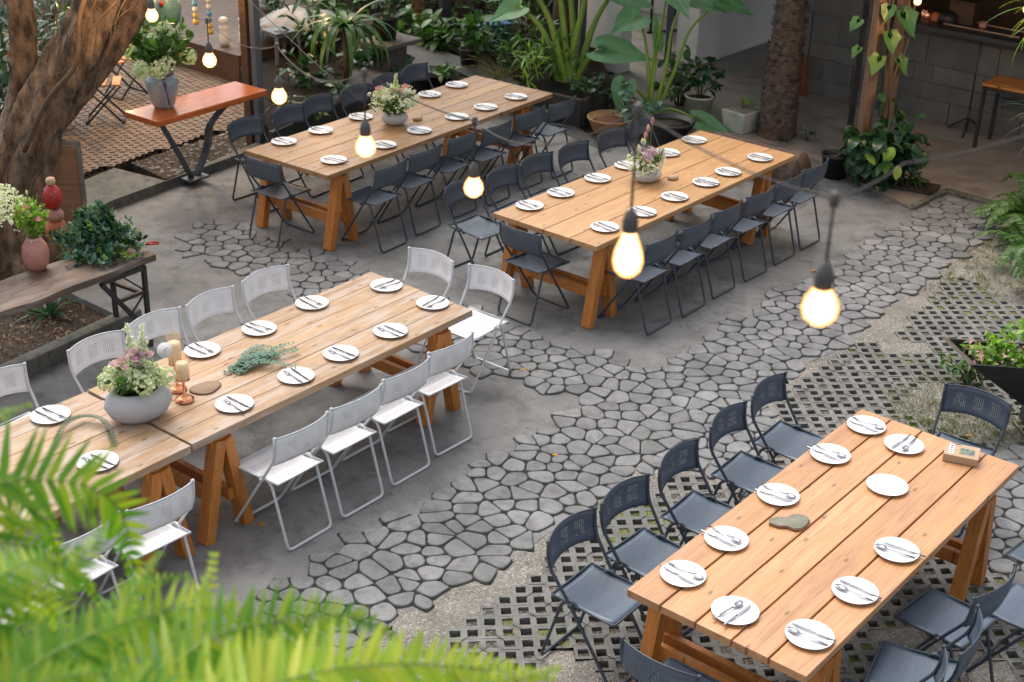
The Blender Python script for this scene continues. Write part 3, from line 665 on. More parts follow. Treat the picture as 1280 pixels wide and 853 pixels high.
# ------------------------------------------------------------------ folding chairs
def tubepath(P, r=.03, n=6):
    """polyline with rounded corners"""
    P = [Vector(p) for p in P]; out = [P[0]]
    for i in range(1, len(P)-1):
        a, c, d = P[i-1], P[i], P[i+1]; rr = min(r, (a-c).length*.45, (d-c).length*.45)
        p0 = c+(a-c).normalized()*rr; p1 = c+(d-c).normalized()*rr
        for j in range(n+1):
            t = j/n; out.append(p0*(1-t)**2+c*2*t*(1-t)+p1*t*t)
    out.append(P[-1]); return out
def make_chair(name, label, kind):
    t = thing(name, label, 'chair')
    seatm, backm, tubem = {'navy': ('navy_seat', 'navy_back', 'navy_tube'), 'slate': ('navy_seat_p', 'navy_back_p', 'navy_tube'), 'white': ('white_seat', 'white_back', 'white_tube')}[kind]
    tr = .0095; hw = .198; bw = .215
    # front frame: back uprights running down to the front feet, closed by a bar on the floor
    L = lambda s: [(s*bw, -.185, .79), (s*bw, -.182, .70), (s*.212, -.165, .63), (s*hw, -.035, .445), (s*.190, .255, tr)]
    b = MB(); left = L(-1); right = L(1)
    path = tubepath(left[:2]+left[2:]+right[::-1], .045)
    b.tube(path, tr, 8); b.build('front_frame', tubem, t)
    # rear frame: hooped top at the pivots, floor bar at the back
    w2 = .182
    pth = [(-w2, .015, .425), (-w2, -.03, .468), (-w2, -.10, .43), (-w2, -.225, tr), (w2, -.225, tr), (w2, -.10, .43), (w2, -.03, .468), (w2, .015, .425)]
    b = MB(); b.tube(tubepath(pth, .04), tr, 8); b.build('rear_frame', tubem, t)
    # seat: pressed sheet, dipped, with a rolled front edge
    b = MB(); nx, ny = 12, 12; vs = []
    for j in range(ny+1):
        for i in range(nx+1):
            x = -.185+.37*i/nx; v = j/ny; y = -.165+.405*v
            z = .448-.012*math.sin(math.pi*v)-.006*math.cos(math.pi*(i/nx-.5))+.004
            if v > .93: z -= .014
            if v < .05: z += .006
            vs.append((x, y, z))
    fs = [(j*(nx+1)+i, j*(nx+1)+i+1, (j+1)*(nx+1)+i+1, (j+1)*(nx+1)+i) for j in range(ny) for i in range(nx)]
    b.add(vs, fs); s = b.build('seat', seatm, t)
    sm = s.modifiers.new('s', 'SOLIDIFY'); sm.thickness = .0012
    rim = MB(); rim.tube(tubepath([(-.186, -.165, .455), (-.186, .235, .437), (.186, .235, .437), (.186, -.165, .455)], .02, 4), .007, 6); rim.tube([(-.186, -.165, .457), (.186, -.165, .457)], .006, 6)
    rim.build('seat_rim', tubem, t)
    # backrest: curved panel between the uprights
    b = MB(); vs = []; nx, nz = 18, 6
    for j in range(nz+1):
        for i in range(nx+1):
            s_ = i/nx*2-1; x = s_*bw; z = .598+.189*j/nz
            arc = (1-s_*s_)
            y = -.184+.004*(1-j/nz)*0 - .052*arc + (.012 if j == 0 else 0)*0
            if z < .69: y += (.69-z)*.24
            z += -.0*arc + (.012*arc if j/nz > .5 else .02*arc*(1-j/nz*2))
            vs.append((x, y, z))
    fs = [(j*(nx+1)+i, j*(nx+1)+i+1, (j+1)*(nx+1)+i+1, (j+1)*(nx+1)+i) for j in range(nz) for i in range(nx)]
    b.add(vs, fs); s = b.build('backrest', backm, t); sm = s.modifiers.new('s', 'SOLIDIFY'); sm.thickness = .0012
    top = MB(); top.tube([(s2*bw, -.184-.052*(1-s2*s2), .789+.012*(1-s2*s2)) for s2 in [k/9-1 for k in range(19)]], .0045, 6); top.tube([(-.222, -.184, .79), (-.206, -.184, .79)], .011, 8); top.tube([(.222, -.184, .79), (.206, -.184, .79)], .011, 8); top.build('top_rim', tubem, s)
    for sx in (-1, 1):
        h = MB(); h.tube([(sx*.176, -.035, .448), (sx*.212, -.035, .448)], .012, 8); h.build('hinge', tubem, t)
    return t
protos = {}
first = {}
def chair(kind, mid_px, mid_z, heading, label, group, back=True, jit=0, off=None, zfloor=0, name='folding_chair'):
    """mid_px: where the middle of the top rail's two ends (or the seat centre) stands in the place"""
    p = at(mid_px[0], mid_px[1], mid_z+zfloor)
    rz = heading+jit; f = Vector((-math.sin(rz), math.cos(rz), 0))
    p = p + f*(.184 if back else -.035)
    if kind not in protos: c = protos[kind] = make_chair(name, label, kind)
    else: c = copy_tree(protos[kind])
    c.location = (p.x, p.y, zfloor); c.rotation_euler = (0, 0, rz); tag(c, label, 'chair', group); return c
def head(v): return math.atan2(-v.x, v.y)
ORD = ['first', 'second', 'third', 'fourth', 'fifth', 'sixth', 'seventh']
rs = random.Random(21)
def row(kind, k, ends, facing, desc, group, zf=0, jitter=.05):
    u, v = tuv(k); d = {'v': v, '-v': -v, 'u': u, '-u': -u}[facing]
    for i, (x0, y0, x1, y1) in enumerate(ends):
        chair(kind, ((x0+x1)/2, (y0+y1)/2), .79, head(d), desc.format(ORD[i]), group, jit=rs.uniform(-jitter, jitter), zfloor=zf)
GN, GW = 'navy metal folding chairs', 'white metal folding chairs'
row('slate', 'A', [(282, 156, 331, 145), (338, 141, 384, 130), (379, 128, 415, 117), (427, 116, 461, 104), (466, 102, 499, 90), (502, 89, 535, 79)], 'v',
    '{} slate chair from the left, far side of the back left table', GN)
row('slate', 'A', [(467, 215, 509, 198), (511, 195, 552, 180), (558, 176, 599, 162), (601, 163, 642, 149), (646, 145, 681, 133), (686, 132, 721, 121)], '-v',
    '{} slate chair from the left, near side of the back left table', GN)
row('slate', 'A', [(302, 195, 354, 206)], 'u', 'slate folding chair standing alone at the left end of the back left table', GN)
row('slate', 'B', [(556, 238, 601, 220), (607, 221, 650, 205), (651, 204, 692, 189), (697, 190, 738, 174), (748, 172, 784, 158), (784, 157, 818, 144)], 'v',
    '{} slate chair from the left, far side of the middle pine table', GN)
row('slate', 'B', [(806, 307, 849, 288), (853, 287, 891, 269), (891, 267, 930, 250), (932, 250, 970, 230), (971, 231, 1005, 213), (1004, 214, 1037, 198)], '-v',
    '{} slate chair from the left, near side of the middle pine table', GN, jitter=.035)
row('slate', 'B', [(622, 279, 679, 294)], 'u', 'slate folding chair standing alone at the left end of the middle pine table', GN)
row('white', 'C', [(-38, 483, 27, 457), (85, 440, 155, 412), (158, 410, 227, 383), (228, 384, 297, 357), (300, 356, 364, 328)], 'v',
    '{} white chair from the left, far side of the weathered table', GW)
row('white', 'C', [(507, 311, 570, 327)], '-u', 'white folding chair at the end of the weathered table, the one farther back', GW)
row('white', 'C', [(583, 331, 645, 351)], '-u', 'white folding chair at the table end corner nearest the flagstone junction', GW)
row('white', 'C', [(342, 551, 411, 514), (414, 514, 477, 479), (480, 477, 536, 446), (536, 444, 591, 414)], '-v',
    '{} white chair right of the table seam, near side of weathered table', GW)
row('white', 'C', [(157, 641, 244, 599), (66, 682, 148, 643), (-35, 732, 54, 691)], '-v',
    '{} white folding chair left of the table seam, among the fern fronds', GW)
row('navy', 'D', [(684, 679, 747, 634), (751, 632, 813, 592), (821, 587, 877, 547), (887, 535, 935, 502), (938, 497, 986, 465)], 'v',
    '{} navy chair up from the bottom, left side of front right table', GN, .006)
row('navy', 'D', [(1181, 478, 1264, 509)], '-u', 'navy folding chair at the far end of the front right table, by the black planter', GN, .006)
row('navy', 'D', [(773, 796, 878, 848)], 'u', 'navy folding chair at the near end of the front right table, cut by the frame', GN, .006)
ud, vd = tuv('D')
chair('navy', (1244, 727), .79, head(-vd), 'navy chair tucked in under the right side of the front right table', GN, jit=-.10, zfloor=.006)
chair('navy', (1212, 788), .79, head(-vd), 'navy chair with shiny seat at the bottom, right side of front right table', GN, jit=.22, zfloor=.006)
chair('navy', (1166, 840), .79, head(-vd), 'navy folding chair at the bottom right, only its curved top rail in view', GN, jit=.18, zfloor=.006)
chair('navy', (1292, 764), .45, head(-vd), 'navy folding chair pushed back from the table at the right edge, lower one', GN, back=False, jit=-.1, zfloor=.006)
chair('navy', (1318, 694), .45, head(-vd), 'navy folding chair at the right edge, upper one, only its seat corner in view', GN, back=False, jit=-.1, zfloor=.006)

# ------------------------------------------------------------------ plates and cutlery
def make_plate(r=.118):
    b = MB(); b.lathe([(0, .004), (r*.62, .004), (r*.70, .006), (r*.93, .0135), (r, .016), (r*1.003, .0175), (r*.985, .0185), (r*.90, .0150), (r*.68, .0085), (r*.60, .0072), (0, .0072)], (0, 0, 0), 40)
    return b.build('plate', 'plate')
plate0 = None
def spoon_mesh(fork, dark):
    o = thing('fork' if fork else 'spoon', 'x', 'cutlery')
    h = MB(); pts = [(-.118, 0, .004), (-.06, 0, .005), (.0, 0, .006), (.035, 0, .0055)]
    vs = []
    W = [.0065, .0055, .0032, .0026]
    for (x, y, z), w_ in zip(pts, W): vs += [(x, -w_, z), (x, w_, z), (x, w_, z+.0028), (x, -w_, z+.0028)]
    fs = [(i*4+j, i*4+(j+1) % 4, (i+1)*4+(j+1) % 4, (i+1)*4+j) for i in range(3) for j in range(4)]+[(0, 3, 2, 1), (12, 13, 14, 15)]
    h.add(vs, fs); h.build('handle', 'blackhandle' if dark else 'steel', o)
    d = MB()
    if fork:
        vs = [(.033, -.003, .006), (.033, .003, .006), (.052, .0115, .004), (.052, -.0115, .004), (.062, .012, .0045), (.062, -.012, .0045)]
        d.add(vs+[(x, y, z+.002) for x, y, z in vs], [(0, 1, 2, 3), (3, 2, 4, 5), (6, 9, 8, 7), (9, 11, 10, 8), (0, 6, 7, 1), (1, 7, 8, 2), (2, 8, 10, 4), (3, 9, 6, 0), (5, 11, 9, 3)])
        for y in (-.0095, -.0032, .0032, .0095): d.box((.08, y, .0065), (.038, .0034, .002))
        d.build('tines', 'steel', o)
    else:
        n = 18; vs = [(.066, 0, .003)]
        for k in (.5, 1):
            for j in range(n): a = 2*math.pi*j/n; vs.append((.066+.034*k*math.cos(a), .0185*k*math.sin(a), .003+.0085*k*k))
        fs = [(0, 1+j, 1+(j+1) % n) for j in range(n)]+[(1+j, 1+n+j, 1+n+(j+1) % n, 1+(j+1) % n) for j in range(n)]
        d.add(vs, fs); q = d.build('bowl', 'steel', o); sm = q.modifiers.new('s', 'SOLIDIFY'); sm.thickness = .0015
    return o
def knife_mesh(dark):
    o = thing('knife', 'x', 'cutlery')
    h = MB(); h.tube([(-.118, 0, .0045), (-.11, 0, .005), (-.03, 0, .005), (0, 0, .005)], [.003, .0055, .0048, .0036], 8); h.build('handle', 'blackhandle' if dark else 'steel', o)
    d = MB(); out = [(0, -.004), (.02, -.0085), (.085, -.009), (.108, -.004), (.115, .004), (.0, .004)]
    d.prism([(x, y) for x, y in out][::-1], .0045, .006); d.build('blade', 'blackhandle' if dark else 'steel', o, smooth=False)
    return o
cp = {}
def cutl(kind, dark, loc, rz, label, group):
    key = (kind, dark)
    if key not in cp: o = cp[key] = knife_mesh(dark) if kind == 'knife' else spoon_mesh(kind == 'fork', dark)
    else: o = copy_tree(cp[key])
    o.location = loc; o.rotation_euler = (0, 0, rz); tag(o, label, 'cutlery', group)
NUM = {}
def setting(k, x, y, side, where, z=.751, second='fork', dark=True, cutlery=True, dim=False):
    """side: direction from the sitter to the table ('v','-v','u','-u')"""
    global plate0
    u, v = tuv(k); d = {'v': v, '-v': -v, 'u': u, '-u': -u}[side]; p = at(x, y, z+.012)
    if plate0 is None: plate0 = pl = make_plate()
    else: pl = plate0.copy(); col.objects.link(pl)
    pl.location = (p.x, p.y, z); pl.rotation_euler = (0, 0, rs.uniform(0, 6))
    tag(pl, 'white plate '+where, 'plate', 'white side plates laid along the tables')
    if not cutlery: return
    s = Vector((d.y, -d.x, 0)); a = math.atan2(d.y, d.x)+rs.uniform(-.12, .12)
    for kind, off, sl in (('knife', .027, rs.uniform(-.035, -.0)), (second, -.026, rs.uniform(-.02, .01))):
        q = p+s*(off if rs.random() < 2 else -off)+d*sl
        cutl(kind, dark, (q.x, q.y, z+.011), a+rs.uniform(-.07, .07), ('dark ' if dark else 'steel ')+kind+' on plate '+where, 'cutlery on the plates')
T5 = ['at the left end', 'second from the left', 'third from the left', 'fourth from the left', 'fifth from the left', 'sixth from the left']
zt = .752
for i, (x, y) in enumerate([(355, 177), (401, 163), (451, 146), (497, 131), (537, 118), (571, 106)]): setting('A', x, y, 'v', T5[i]+', far side of back left table', zt)
for i, (x, y) in enumerate([(417, 200), (480, 181), (524, 163), (571, 146), (607, 134), (645, 121)]): setting('A', x, y, '-v', T5[i]+', near side of back left table', zt)
for i, (x, y) in enumerate([(662, 257), (701, 241), (747, 223), (784, 207), (834, 191), (868, 175)]): setting('B', x, y, 'v', T5[i]+', far side of middle table', zt)
for i, (x, y) in enumerate([(756, 284), (803, 265), (843, 246), (882, 228), (910, 215), (950, 197)]): setting('B', x, y, '-v', T5[i]+', near side of middle table', zt)
for i, (x, y) in enumerate([(63, 519), (253, 438), (324, 411), (390, 379)]): setting('C', x, y, 'v', T5[i]+', far side of weathered table', zt)
for i, (x, y) in enumerate([(122, 577), (293, 505), (370, 470), (426, 442), (488, 414)]): setting('C', x, y, '-v', T5[i]+', near side of weathered table', zt)
setting('C', 483, 357, '-u', 'at the far corner of the weathered table end', zt); setting('C', 541, 379, '-u', 'at the near corner of the weathered table end', zt)
for i, (x, y) in enumerate([(854, 718), (908, 674), (973, 619), (1038, 568), (1083, 532)]): setting('D', x, y, 'v', ['nearest the photo bottom', 'second up', 'third up, by the flat stone', 'fourth from the bottom', 'farthest back'][i]+', left side of front right table', zt, 'spoon', False)
for i, (x, y) in enumerate([(1012, 794), (1069, 739), (1121, 688)]): setting('D', x, y, '-v', ['nearest the photo bottom', 'in the middle', 'farthest back'][i]+', right side of front right table', zt, 'spoon', False)
setting('D', 919, 764, 'u', 'at the near end of the front right table', zt, 'spoon', False)
setting('D', 1130, 556, '-u', 'at the far end of the front right table', zt, 'spoon', False)
setting('D', 1109, 607, '-u', 'left empty near the card box', zt, cutlery=False)

# ------------------------------------------------------------------ buildings on the right
def onwall(x, y, P, d):
    """where the sight line meets the upright plane through P along d"""
    n = Vector((d.y, -d.x, 0)); r = _dir(x, y); t = (P-CP).dot(n)/r.dot(n); return CP+r*t
WP = at(1000, 115, .03); WP.z = .03
bar_h = onwall(1205, 38, WP, V0).z
def block_wall(name, label, P, L, H, seed, cat='wall'):
    t = thing(name, label, cat, P, math.atan2(V0.y, V0.x)); r = random.Random(seed)
    b = MB(); b.box((L/2, .17, H/2), (L, .2, H)); b.build('backing', 'block', t, smooth=False)
    b = MB(); z = 0
    while z < H-.02:
        h = min(r.choice((.2, .26, .34)), H-z); x = 0
        while x < L-.01:
            l = min(r.choice((.24, .38, .5, .62)), L-x)
            if L-x-l < .1: l = L-x
            dd = r.uniform(0, .035); b.box((x+l/2, .035-dd/2+.02, z+h/2), (l-.003, .07+dd, h-.003)); x += l
        z += h
    b.build('blocks', 'block', t, smooth=False, bevel=.004)
    return t
a1 = onwall(1108, 60, WP, V0); L1 = (Vector((a1.x, a1.y, .03))-WP).length
block_wall('block_wall', 'tall charcoal block wall between the palm trunk and the vine post', WP-V0*.45, L1+.45, 2.85, 4)
P2_ = WP+V0*(L1+.004); t = block_wall('bar_counter', 'long charcoal block bar counter at the back right under a dark top', P2_, 5.5, bar_h-.05, 9, 'bar counter')
b = MB(); b.box((2.75, .02, bar_h-.02), (5.5, .62, .06)); b.build('counter_top', 'bartop', t, smooth=False, bevel=.006)
b = MB(); b.box((2.75, 1.7, 1.1), (7.5, .1, 2.2)); o = b.build('back_wall', 'darkwood', None, smooth=False); o.location = P2_; o.rotation_euler = (0, 0, math.atan2(V0.y, V0.x)); tag(o, 'dark brown timber wall behind the bar counter', 'wall')
# white walls
def wallbox(name, label, P, d, L, T, H, mat='white_wall'):
    b = MB(); b.box((L/2, T/2, H/2), (L, T, H)); o = b.build(name, mat, smooth=False, bevel=.01); o.location = (P.x, P.y, .03); o.rotation_euler = (0, 0, math.atan2(d.y, d.x)); return tag(o, label, 'wall')
c1 = at(869, 84, .03); wallbox('white_wall', 'white wall end and passage side beyond the taro plants', c1, U0, 5.0, .33, 2.85)
c2 = at(773, 93, .03); wallbox('white_wall', 'white wall left of the doorway behind the taro stems', c2, -V0, -.0-1.0 if False else 1.1, -.25, 2.85)
wallbox('white_wall', 'pale wall at the back of the doorway', at(760, 5, .03)-V0*1.5, V0, 3.2, .15, 2.85)
# doorway frame post, grey
b = MB(); p = onwall(837, 60, c1, V0); b.box((p.x-.02, p.y, 1.4), (.09, .09, 2.75), rz=.0); o = b.build('door_post', 'greymetal', smooth=False, bevel=.004); tag(o, 'grey steel door post beside the white wall end', 'post')
# roof over the bar and the passage
rp = [Vector((1.0, 16.6, 0)), Vector((4.2, 14.2, 0)), Vector((8.5, 11.5, 0)), Vector((12, 13, 0)), Vector((12, 26, 0)), Vector((1.0, 26, 0))]
b = MB(); b.prism([(p.x, p.y) for p in rp], 2.95, 3.05); o = b.build('roof', 'roof', smooth=False); tag(o, 'dark roof over the bar and passage, above the picture', 'roof')
# side table in the doorway: black steel legs
q = at(828, 36, .03); t = thing('side_table', 'black legged table standing inside the doorway', 'table', (q.x, q.y, .03), .4)
b = MB(); b.box((0, 0, .73), (.7, .5, .03)); b.build('table_top', 'bartop', t, smooth=False)
for sx in (-1, 1):
    for sy in (-1, 1): b = MB(); b.beam((sx*.3, sy*.2, 0), (sx*.3, sy*.2, .72), .03, .03, up=Vector((1, 0, 0))); b.build('leg', 'blackmetal', t, smooth=False)
b = MB(); b.beam((-.35, -.2, .015), (.35, -.2, .015), .03, .03); b.build('foot_bar', 'blackmetal', t, smooth=False)
# orange board behind the palm
p = at(1000, 118, .03); b = MB(); b.box((0, 0, .25), (.10, .03, .5), M=Matrix.Rotation(-.1, 3, 'Y')); o = b.build('leaning_board', 'rust', smooth=False, bevel=.003, loc=(p.x, p.y-.06, .03)); o.rotation_euler.z = -.6; tag(o, 'narrow rusty red board leaning on the block wall behind the palm', 'board')
# posts with vine
pb = at(1072, 214, .03); pc = at(1104, 203, .03)
t = thing('timber_post', 'reddish square timber post wrapped in vines, the front one', 'post', (pb.x, pb.y, 0), .5); b = MB(); b.box((0, 0, 1.48), (.115, .095, 2.94)); b.build('shaft', 'postwood_v', t, smooth=False, bevel=.006)
t = thing('timber_post', 'darker timber post just behind the front vine covered one', 'post', (pc.x-.02, pc.y+.05, 0), .5); b = MB(); b.box((0, 0, 1.48), (.10, .09, 2.94)); b.build('shaft', 'postwood_v', t, smooth=False, bevel=.006)
b = MB(); pd = at(1050, 190, .03); b.box((pd.x+.1, pd.y+.12, 1.48), (.06, .06, 2.9)); o = b.build('steel_post', 'blackmetal', smooth=False); tag(o, 'thin black steel post left of the vine covered timber post', 'post')
# bar table with wooden top
p0, p1, p2 = at(1229, 105, .78), at(1256, 92, .78), at(1300, 120, .78)
leg = at(1217, 187, .03); zt2 = 1.0
for z in [x/100 for x in range(60, 120)]:
    q = at(1229, 107, z)
    if abs(q.y-leg.y) < .03: zt2 = z
A_ = at(1228, 104, zt2); t = thing('bar_table', 'high table with orange brown slatted top and black legs by the bar', 'table', (A_.x, A_.y, .03), math.atan2(V0.y, V0.x)); h = zt2-.03
b = MB()
for k in range(4): b.box((.6, .06+k*.115, h-.015), (1.2, .11, .03))
b.build('table_top', 'legwood', t, smooth=False, bevel=.003)
b = MB(); b.box((.6, .01, h-.05), (1.18, .03, .035)); b.box((.6, .44, h-.05), (1.18, .03, .035)); b.build('apron', 'blackmetal', t, smooth=False)
for x in (.03, 1.17):
    for y in (.02, .43): b = MB(); b.box((x, y, (h-.05)/2), (.035, .035, h-.05)); b.build('leg', 'blackmetal', t, smooth=False)
# tripod stand
q = at(1207, 166, .03); t = thing('tripod_stand', 'slim black stand on tripod feet in front of the bar counter', 'stand', (q.x, q.y, .03))
b = MB(); b.tube([(0, 0, .02), (.0, 0, .3)], .016, 8); b.tube([(0, 0, .25), (.0, 0, 1.15)], .009, 8); b.build('pole', 'blackmetal', t)
for a in (.3, 2.3, 4.3): b = MB(); b.beam((0, 0, .18), (.24*math.cos(a), .24*math.sin(a), .01), .02, .02); b.build('leg', 'blackmetal', t, smooth=False)
# things on the counter
def cnt(x, y, off=.0): q = onwall(x, y, WP+Vector((V0.y, -V0.x, 0))*(-off), V0); return q
def lath(name, label, cat, x, y, prof, mat, off=.05, group=None, n=20, seg=None):
    q = cnt(x, y, off); b = MB(); b.lathe(prof, (0, 0, 0), n); o = b.build(name, mat, loc=(q.x, q.y, bar_h+.012)); return tag(o, label, cat, group)
jar = [(0, 0), (.06, 0), (.075, .03), (.07, .11), (.05, .13), (.05, .15), (0, .15)]
lath('jar', 'brown glass jar on the counter beside the lit bulb', 'jar', 1160, 8, jar, 'copper')
lath('jar', 'smaller amber jar at the left end of the counter', 'jar', 1172, 8, [(r*.8, z*.8) for r, z in jar], 'terracotta')
lath('kettle', 'round black kettle on the counter with one bright glint', 'kettle', 1187, 9, [(0, 0), (.08, 0), (.11, .05), (.10, .12), (.05, .16), (0, .17)], 'blackpot')
lath('cup', 'pinkish clay cup behind the tray on the counter', 'cup', 1231, 18, [(0, 0), (.04, 0), (.05, .09), (.044, .09), (.036, .01), (0, .01)], 'ceramic_pink', .12)
q = cnt(1235, 25, .1); t = thing('tray', 'pale wooden tray along the counter edge', 'tray', (q.x, q.y, bar_h+.012), math.atan2(V0.y, V0.x))
b = MB(); b.box((0, 0, .006), (.9, .3, .012)); b.build('base', 'greyplank', t, smooth=False)
for y in (-.15, .15): b = MB(); b.box((0, y, .02), (.9, .015, .04)); b.build('rim', 'topC', t, smooth=False)
q = cnt(1208, 12, -.0); b = MB(); b.box((0, 0, .14), (.3, .2, .28)); b.box((0, -.102, .14), (.24, .01, .2)); o = b.build('wooden_box', 'darkwood', loc=(q.x+.05, q.y+.22, bar_h+.012), smooth=False, bevel=.006); o.rotation_euler.z = math.atan2(V0.y, V0.x); tag(o, 'dark wooden box standing on the counter behind the tray', 'box')

# ------------------------------------------------------------------ plants: helpers
def bigleaf(b, base_, tip, nrm, L, W, ruffle=.03, cup=.12, n=22, mi=0):
    base_ = Vector(base_); t = Vector(tip).normalized(); nrm = Vector(nrm); nrm = (nrm-t*nrm.dot(t)).normalized(); s = t.cross(nrm); ph = rnd(0, 6)
    out = []
    for k in range(n):
        a = 2*math.pi*k/n
        # heart outline, tip at +y
        x = math.sin(a)**3; y = (13*math.cos(a)-5*math.cos(2*a)-2*math.cos(3*a)-math.cos(4*a))/17
        x *= (1+ruffle*math.sin(a*9+ph)); out.append((x*W/2, (-y+.46)*L*.62))
    vs = [base_]
    for f in (.5, 1):
        for x, y in out:
            z = cup*W*((x/(W/2))**2)*f*f*.6 - .10*L*(max(0, y/L))**2*f + (ruffle*W*.6*math.sin(ph+y*40/L) if f == 1 else 0)
            vs.append(base_+s*x*f+t*y*f+nrm*z)
    fs = [(0, 1+k, 1+(k+1) % n) for k in range(n)]+[(1+k, 1+n+k, 1+n+(k+1) % n, 1+(k+1) % n) for k in range(n)]
    b.add(vs, fs, mi)
def plant(name, label, base_, group=None, cat='plant'): return thing(name, label, cat, base_, 0, group)
def alocasia(name, label, base_, leaves, stem_r=.02, mat='leaf_big', group=None, smat='stem'):
    t = plant(name, label, base_, group); B = Vector(base_); st = MB(); lf = MB()
    for (P, tip, nrm, L, W) in leaves:
        e = Vector(P)-B; mid = e*.55+Vector((0, 0, .18*e.length)); o_ = Vector((rnd(-.05, .05), rnd(-.05, .05), 0))
        pts = bez([o_*.6, o_+mid*.5+Vector((0, 0, .05)), mid, e], 12); k = len(pts)
        st.tube(pts, [stem_r*(1.25-.8*i/k) for i in range(k)], 7); bigleaf(lf, e, tip, nrm, L, W)
    st.build('stem', smat, t); lf.build('foliage', mat, t); return t
def bush(name, label, base_, n=60, spread=.35, height=.5, L=.12, W=.06, mat='leaf', shape='o', group=None, smat='stem_b', droop=.6, per=5, cat='plant', z0=0, up=.5):
    t = plant(name, label, base_, group, cat); st = MB(); lf = MB()
    for k in range(max(3, n//per)):
        a = rnd(0, 6.28); rr = spread*math.sqrt(rnd(.02, 1)); e = Vector((math.cos(a)*rr, math.sin(a)*rr, z0+height*rnd(.35, 1)*(1-.35*(rr/spread)**2)))
        pts = bez([Vector((math.cos(a)*rr*.1, math.sin(a)*rr*.1, 0)), Vector((e.x*.4, e.y*.4, e.z*.65)), e], 6); st.tube(pts, [.006*(1-.6*i/len(pts)) for i in range(len(pts))], 5)
        for j in range(per):
            f = rnd(.35, 1); P = pts[min(len(pts)-1, int(f*len(pts)))]; d = Vector((math.cos(a), math.sin(a), 0))*.6+rv()*.8+Vector((0, 0, up*.5)); s = rnd(.6, 1.2)
            lf.leaf(P, d, Vector((0, 0, 1))+rv()*.4, L*s, W*s, droop*rnd(.4, 1.3), shape, 4)
    st.build('stem', smat, t); lf.build('foliage', mat, t); return t
def strap(name, label, base_, n=40, L=.5, W=.03, droop=1.3, mat='leaf', spread=.04, elev=(.2, 1.4), group=None, seg=7, cat='plant'):
    t = plant(name, label, base_, group, cat); lf = MB()
    for k in range(n):
        a = rnd(0, 6.28); el = rnd(*elev); d = Vector((math.cos(a)*math.cos(el), math.sin(a)*math.cos(el), math.sin(el)))
        lf.leaf(Vector((math.cos(a), math.sin(a), 0))*spread*rnd(0, 1), d, (0, 0, 1) if abs(d.z) < .95 else (1, 0, 0), L*rnd(.6, 1.1), W*rnd(.7, 1.1), droop*rnd(.5, 1.2), 'l', seg)
    lf.build('foliage', mat, t); return t
def frond(b, path, pin, W=.016, up=Vector((0, 0, 1)), sp=.016, rr=.003, taper=True, mi_l=0, mi_s=1, droop=.5, face=None, pshape='s'):
    """one fern frond along path with two rows of pinnae"""
    P = bez(path, 40); b.tube(P, [rr*(1-.8*i/len(P)) for i in range(len(P))], 5, mi=mi_s)
    L = sum((P[i+1]-P[i]).length for i in range(len(P)-1)); d = 0; nxt = L*.06; s0 = 0
    for i in range(len(P)-1):
        seg = (P[i+1]-P[i]); l = seg.length
        while nxt < d+l:
            f = (nxt-d)/max(l, 1e-6); Q = P[i]+seg*f; t = seg.normalized(); N_ = (face if face is not None else up); N_ = (N_-t*N_.dot(t)).normalized(); sd = t.cross(N_); u = nxt/L
            k = (min(1, .45+u*2.2) if u < .3 else 1)*(max(.12, 1-((u-.62)/.38)**1.8) if u > .62 else 1)
            for s in (-1, 1):
                dirv = sd*s*.93+t*(.28+.35*u)+rv()*.14; b.leaf(Q, dirv, N_+sd*s*.15+rv()*.12, pin*k*rnd(.9, 1.08), W*(.6+.4*k), droop*rnd(.4, 1.3), pshape, 4, .18, mi=mi_l)
            nxt += sp*(.75+.25*k)
        d += l

# ------------------------------------------------------------------ the old tree at the left
def trunkmesh(b, path, radii, n=22, lobes=5, seed=0, amp=.22):
    P = bez(path, 110); K = len(P); r0 = np.interp(np.linspace(0, 1, K), np.linspace(0, 1, len(radii)), radii); o = len(b.v)
    b.tube(P, [float(x) for x in r0], n, caps=True)
    for i in range(K):
        for j in range(n):
            v = Vector(b.v[o+i*n+j]); c = P[i]; e = v-c; a = 2*math.pi*j/n
            k = 1+amp*math.sin(a*lobes+i*.045+seed+1.2*noise.noise(c*1.5))+.8*amp*noise.noise(v*3.1+Vector((seed, 0, 0)))+.6*amp*noise.noise(v*8)+.35*amp*abs(noise.noise(v*19))
            b.v[o+i*n+j] = tuple(c+e*k)
tb_ = at(52, 330, -.05)
T0 = thing('old_tree', 'massive twin stemmed leaning tree with aerial roots at the left', 'tree', (tb_.x, tb_.y, -.06))
def rel(x, y, Y): return aty(x, y, Y)-Vector((tb_.x, tb_.y, -.06))
Yt = tb_.y+.1
b = MB(); trunkmesh(b, [rel(30, 385, Yt-.1), rel(24, 310, Yt), rel(30, 230, Yt), rel(46, 155, Yt+.05), rel(74, 95, Yt+.1), rel(104, 48, Yt+.15), rel(126, 0, Yt+.2), rel(150, -90, Yt+.3), rel(160, -220, Yt+.3)], [.42, .32, .235, .20, .18, .175, .18, .17, .14], 56, 5, 1, .16)
b.build('trunk', 'bark', T0)
b = MB(); trunkmesh(b, [rel(62, 390, Yt), rel(44, 300, Yt+.05), rel(42, 225, Yt+.1), rel(58, 160, Yt+.2), rel(94, 104, Yt+.3), rel(132, 52, Yt+.35), rel(162, -5, Yt+.4), rel(200, -110, Yt+.4)], [.24, .19, .165, .155, .155, .155, .15, .13], 44, 4, 3, .15)
b.build('trunk', 'bark', T0)
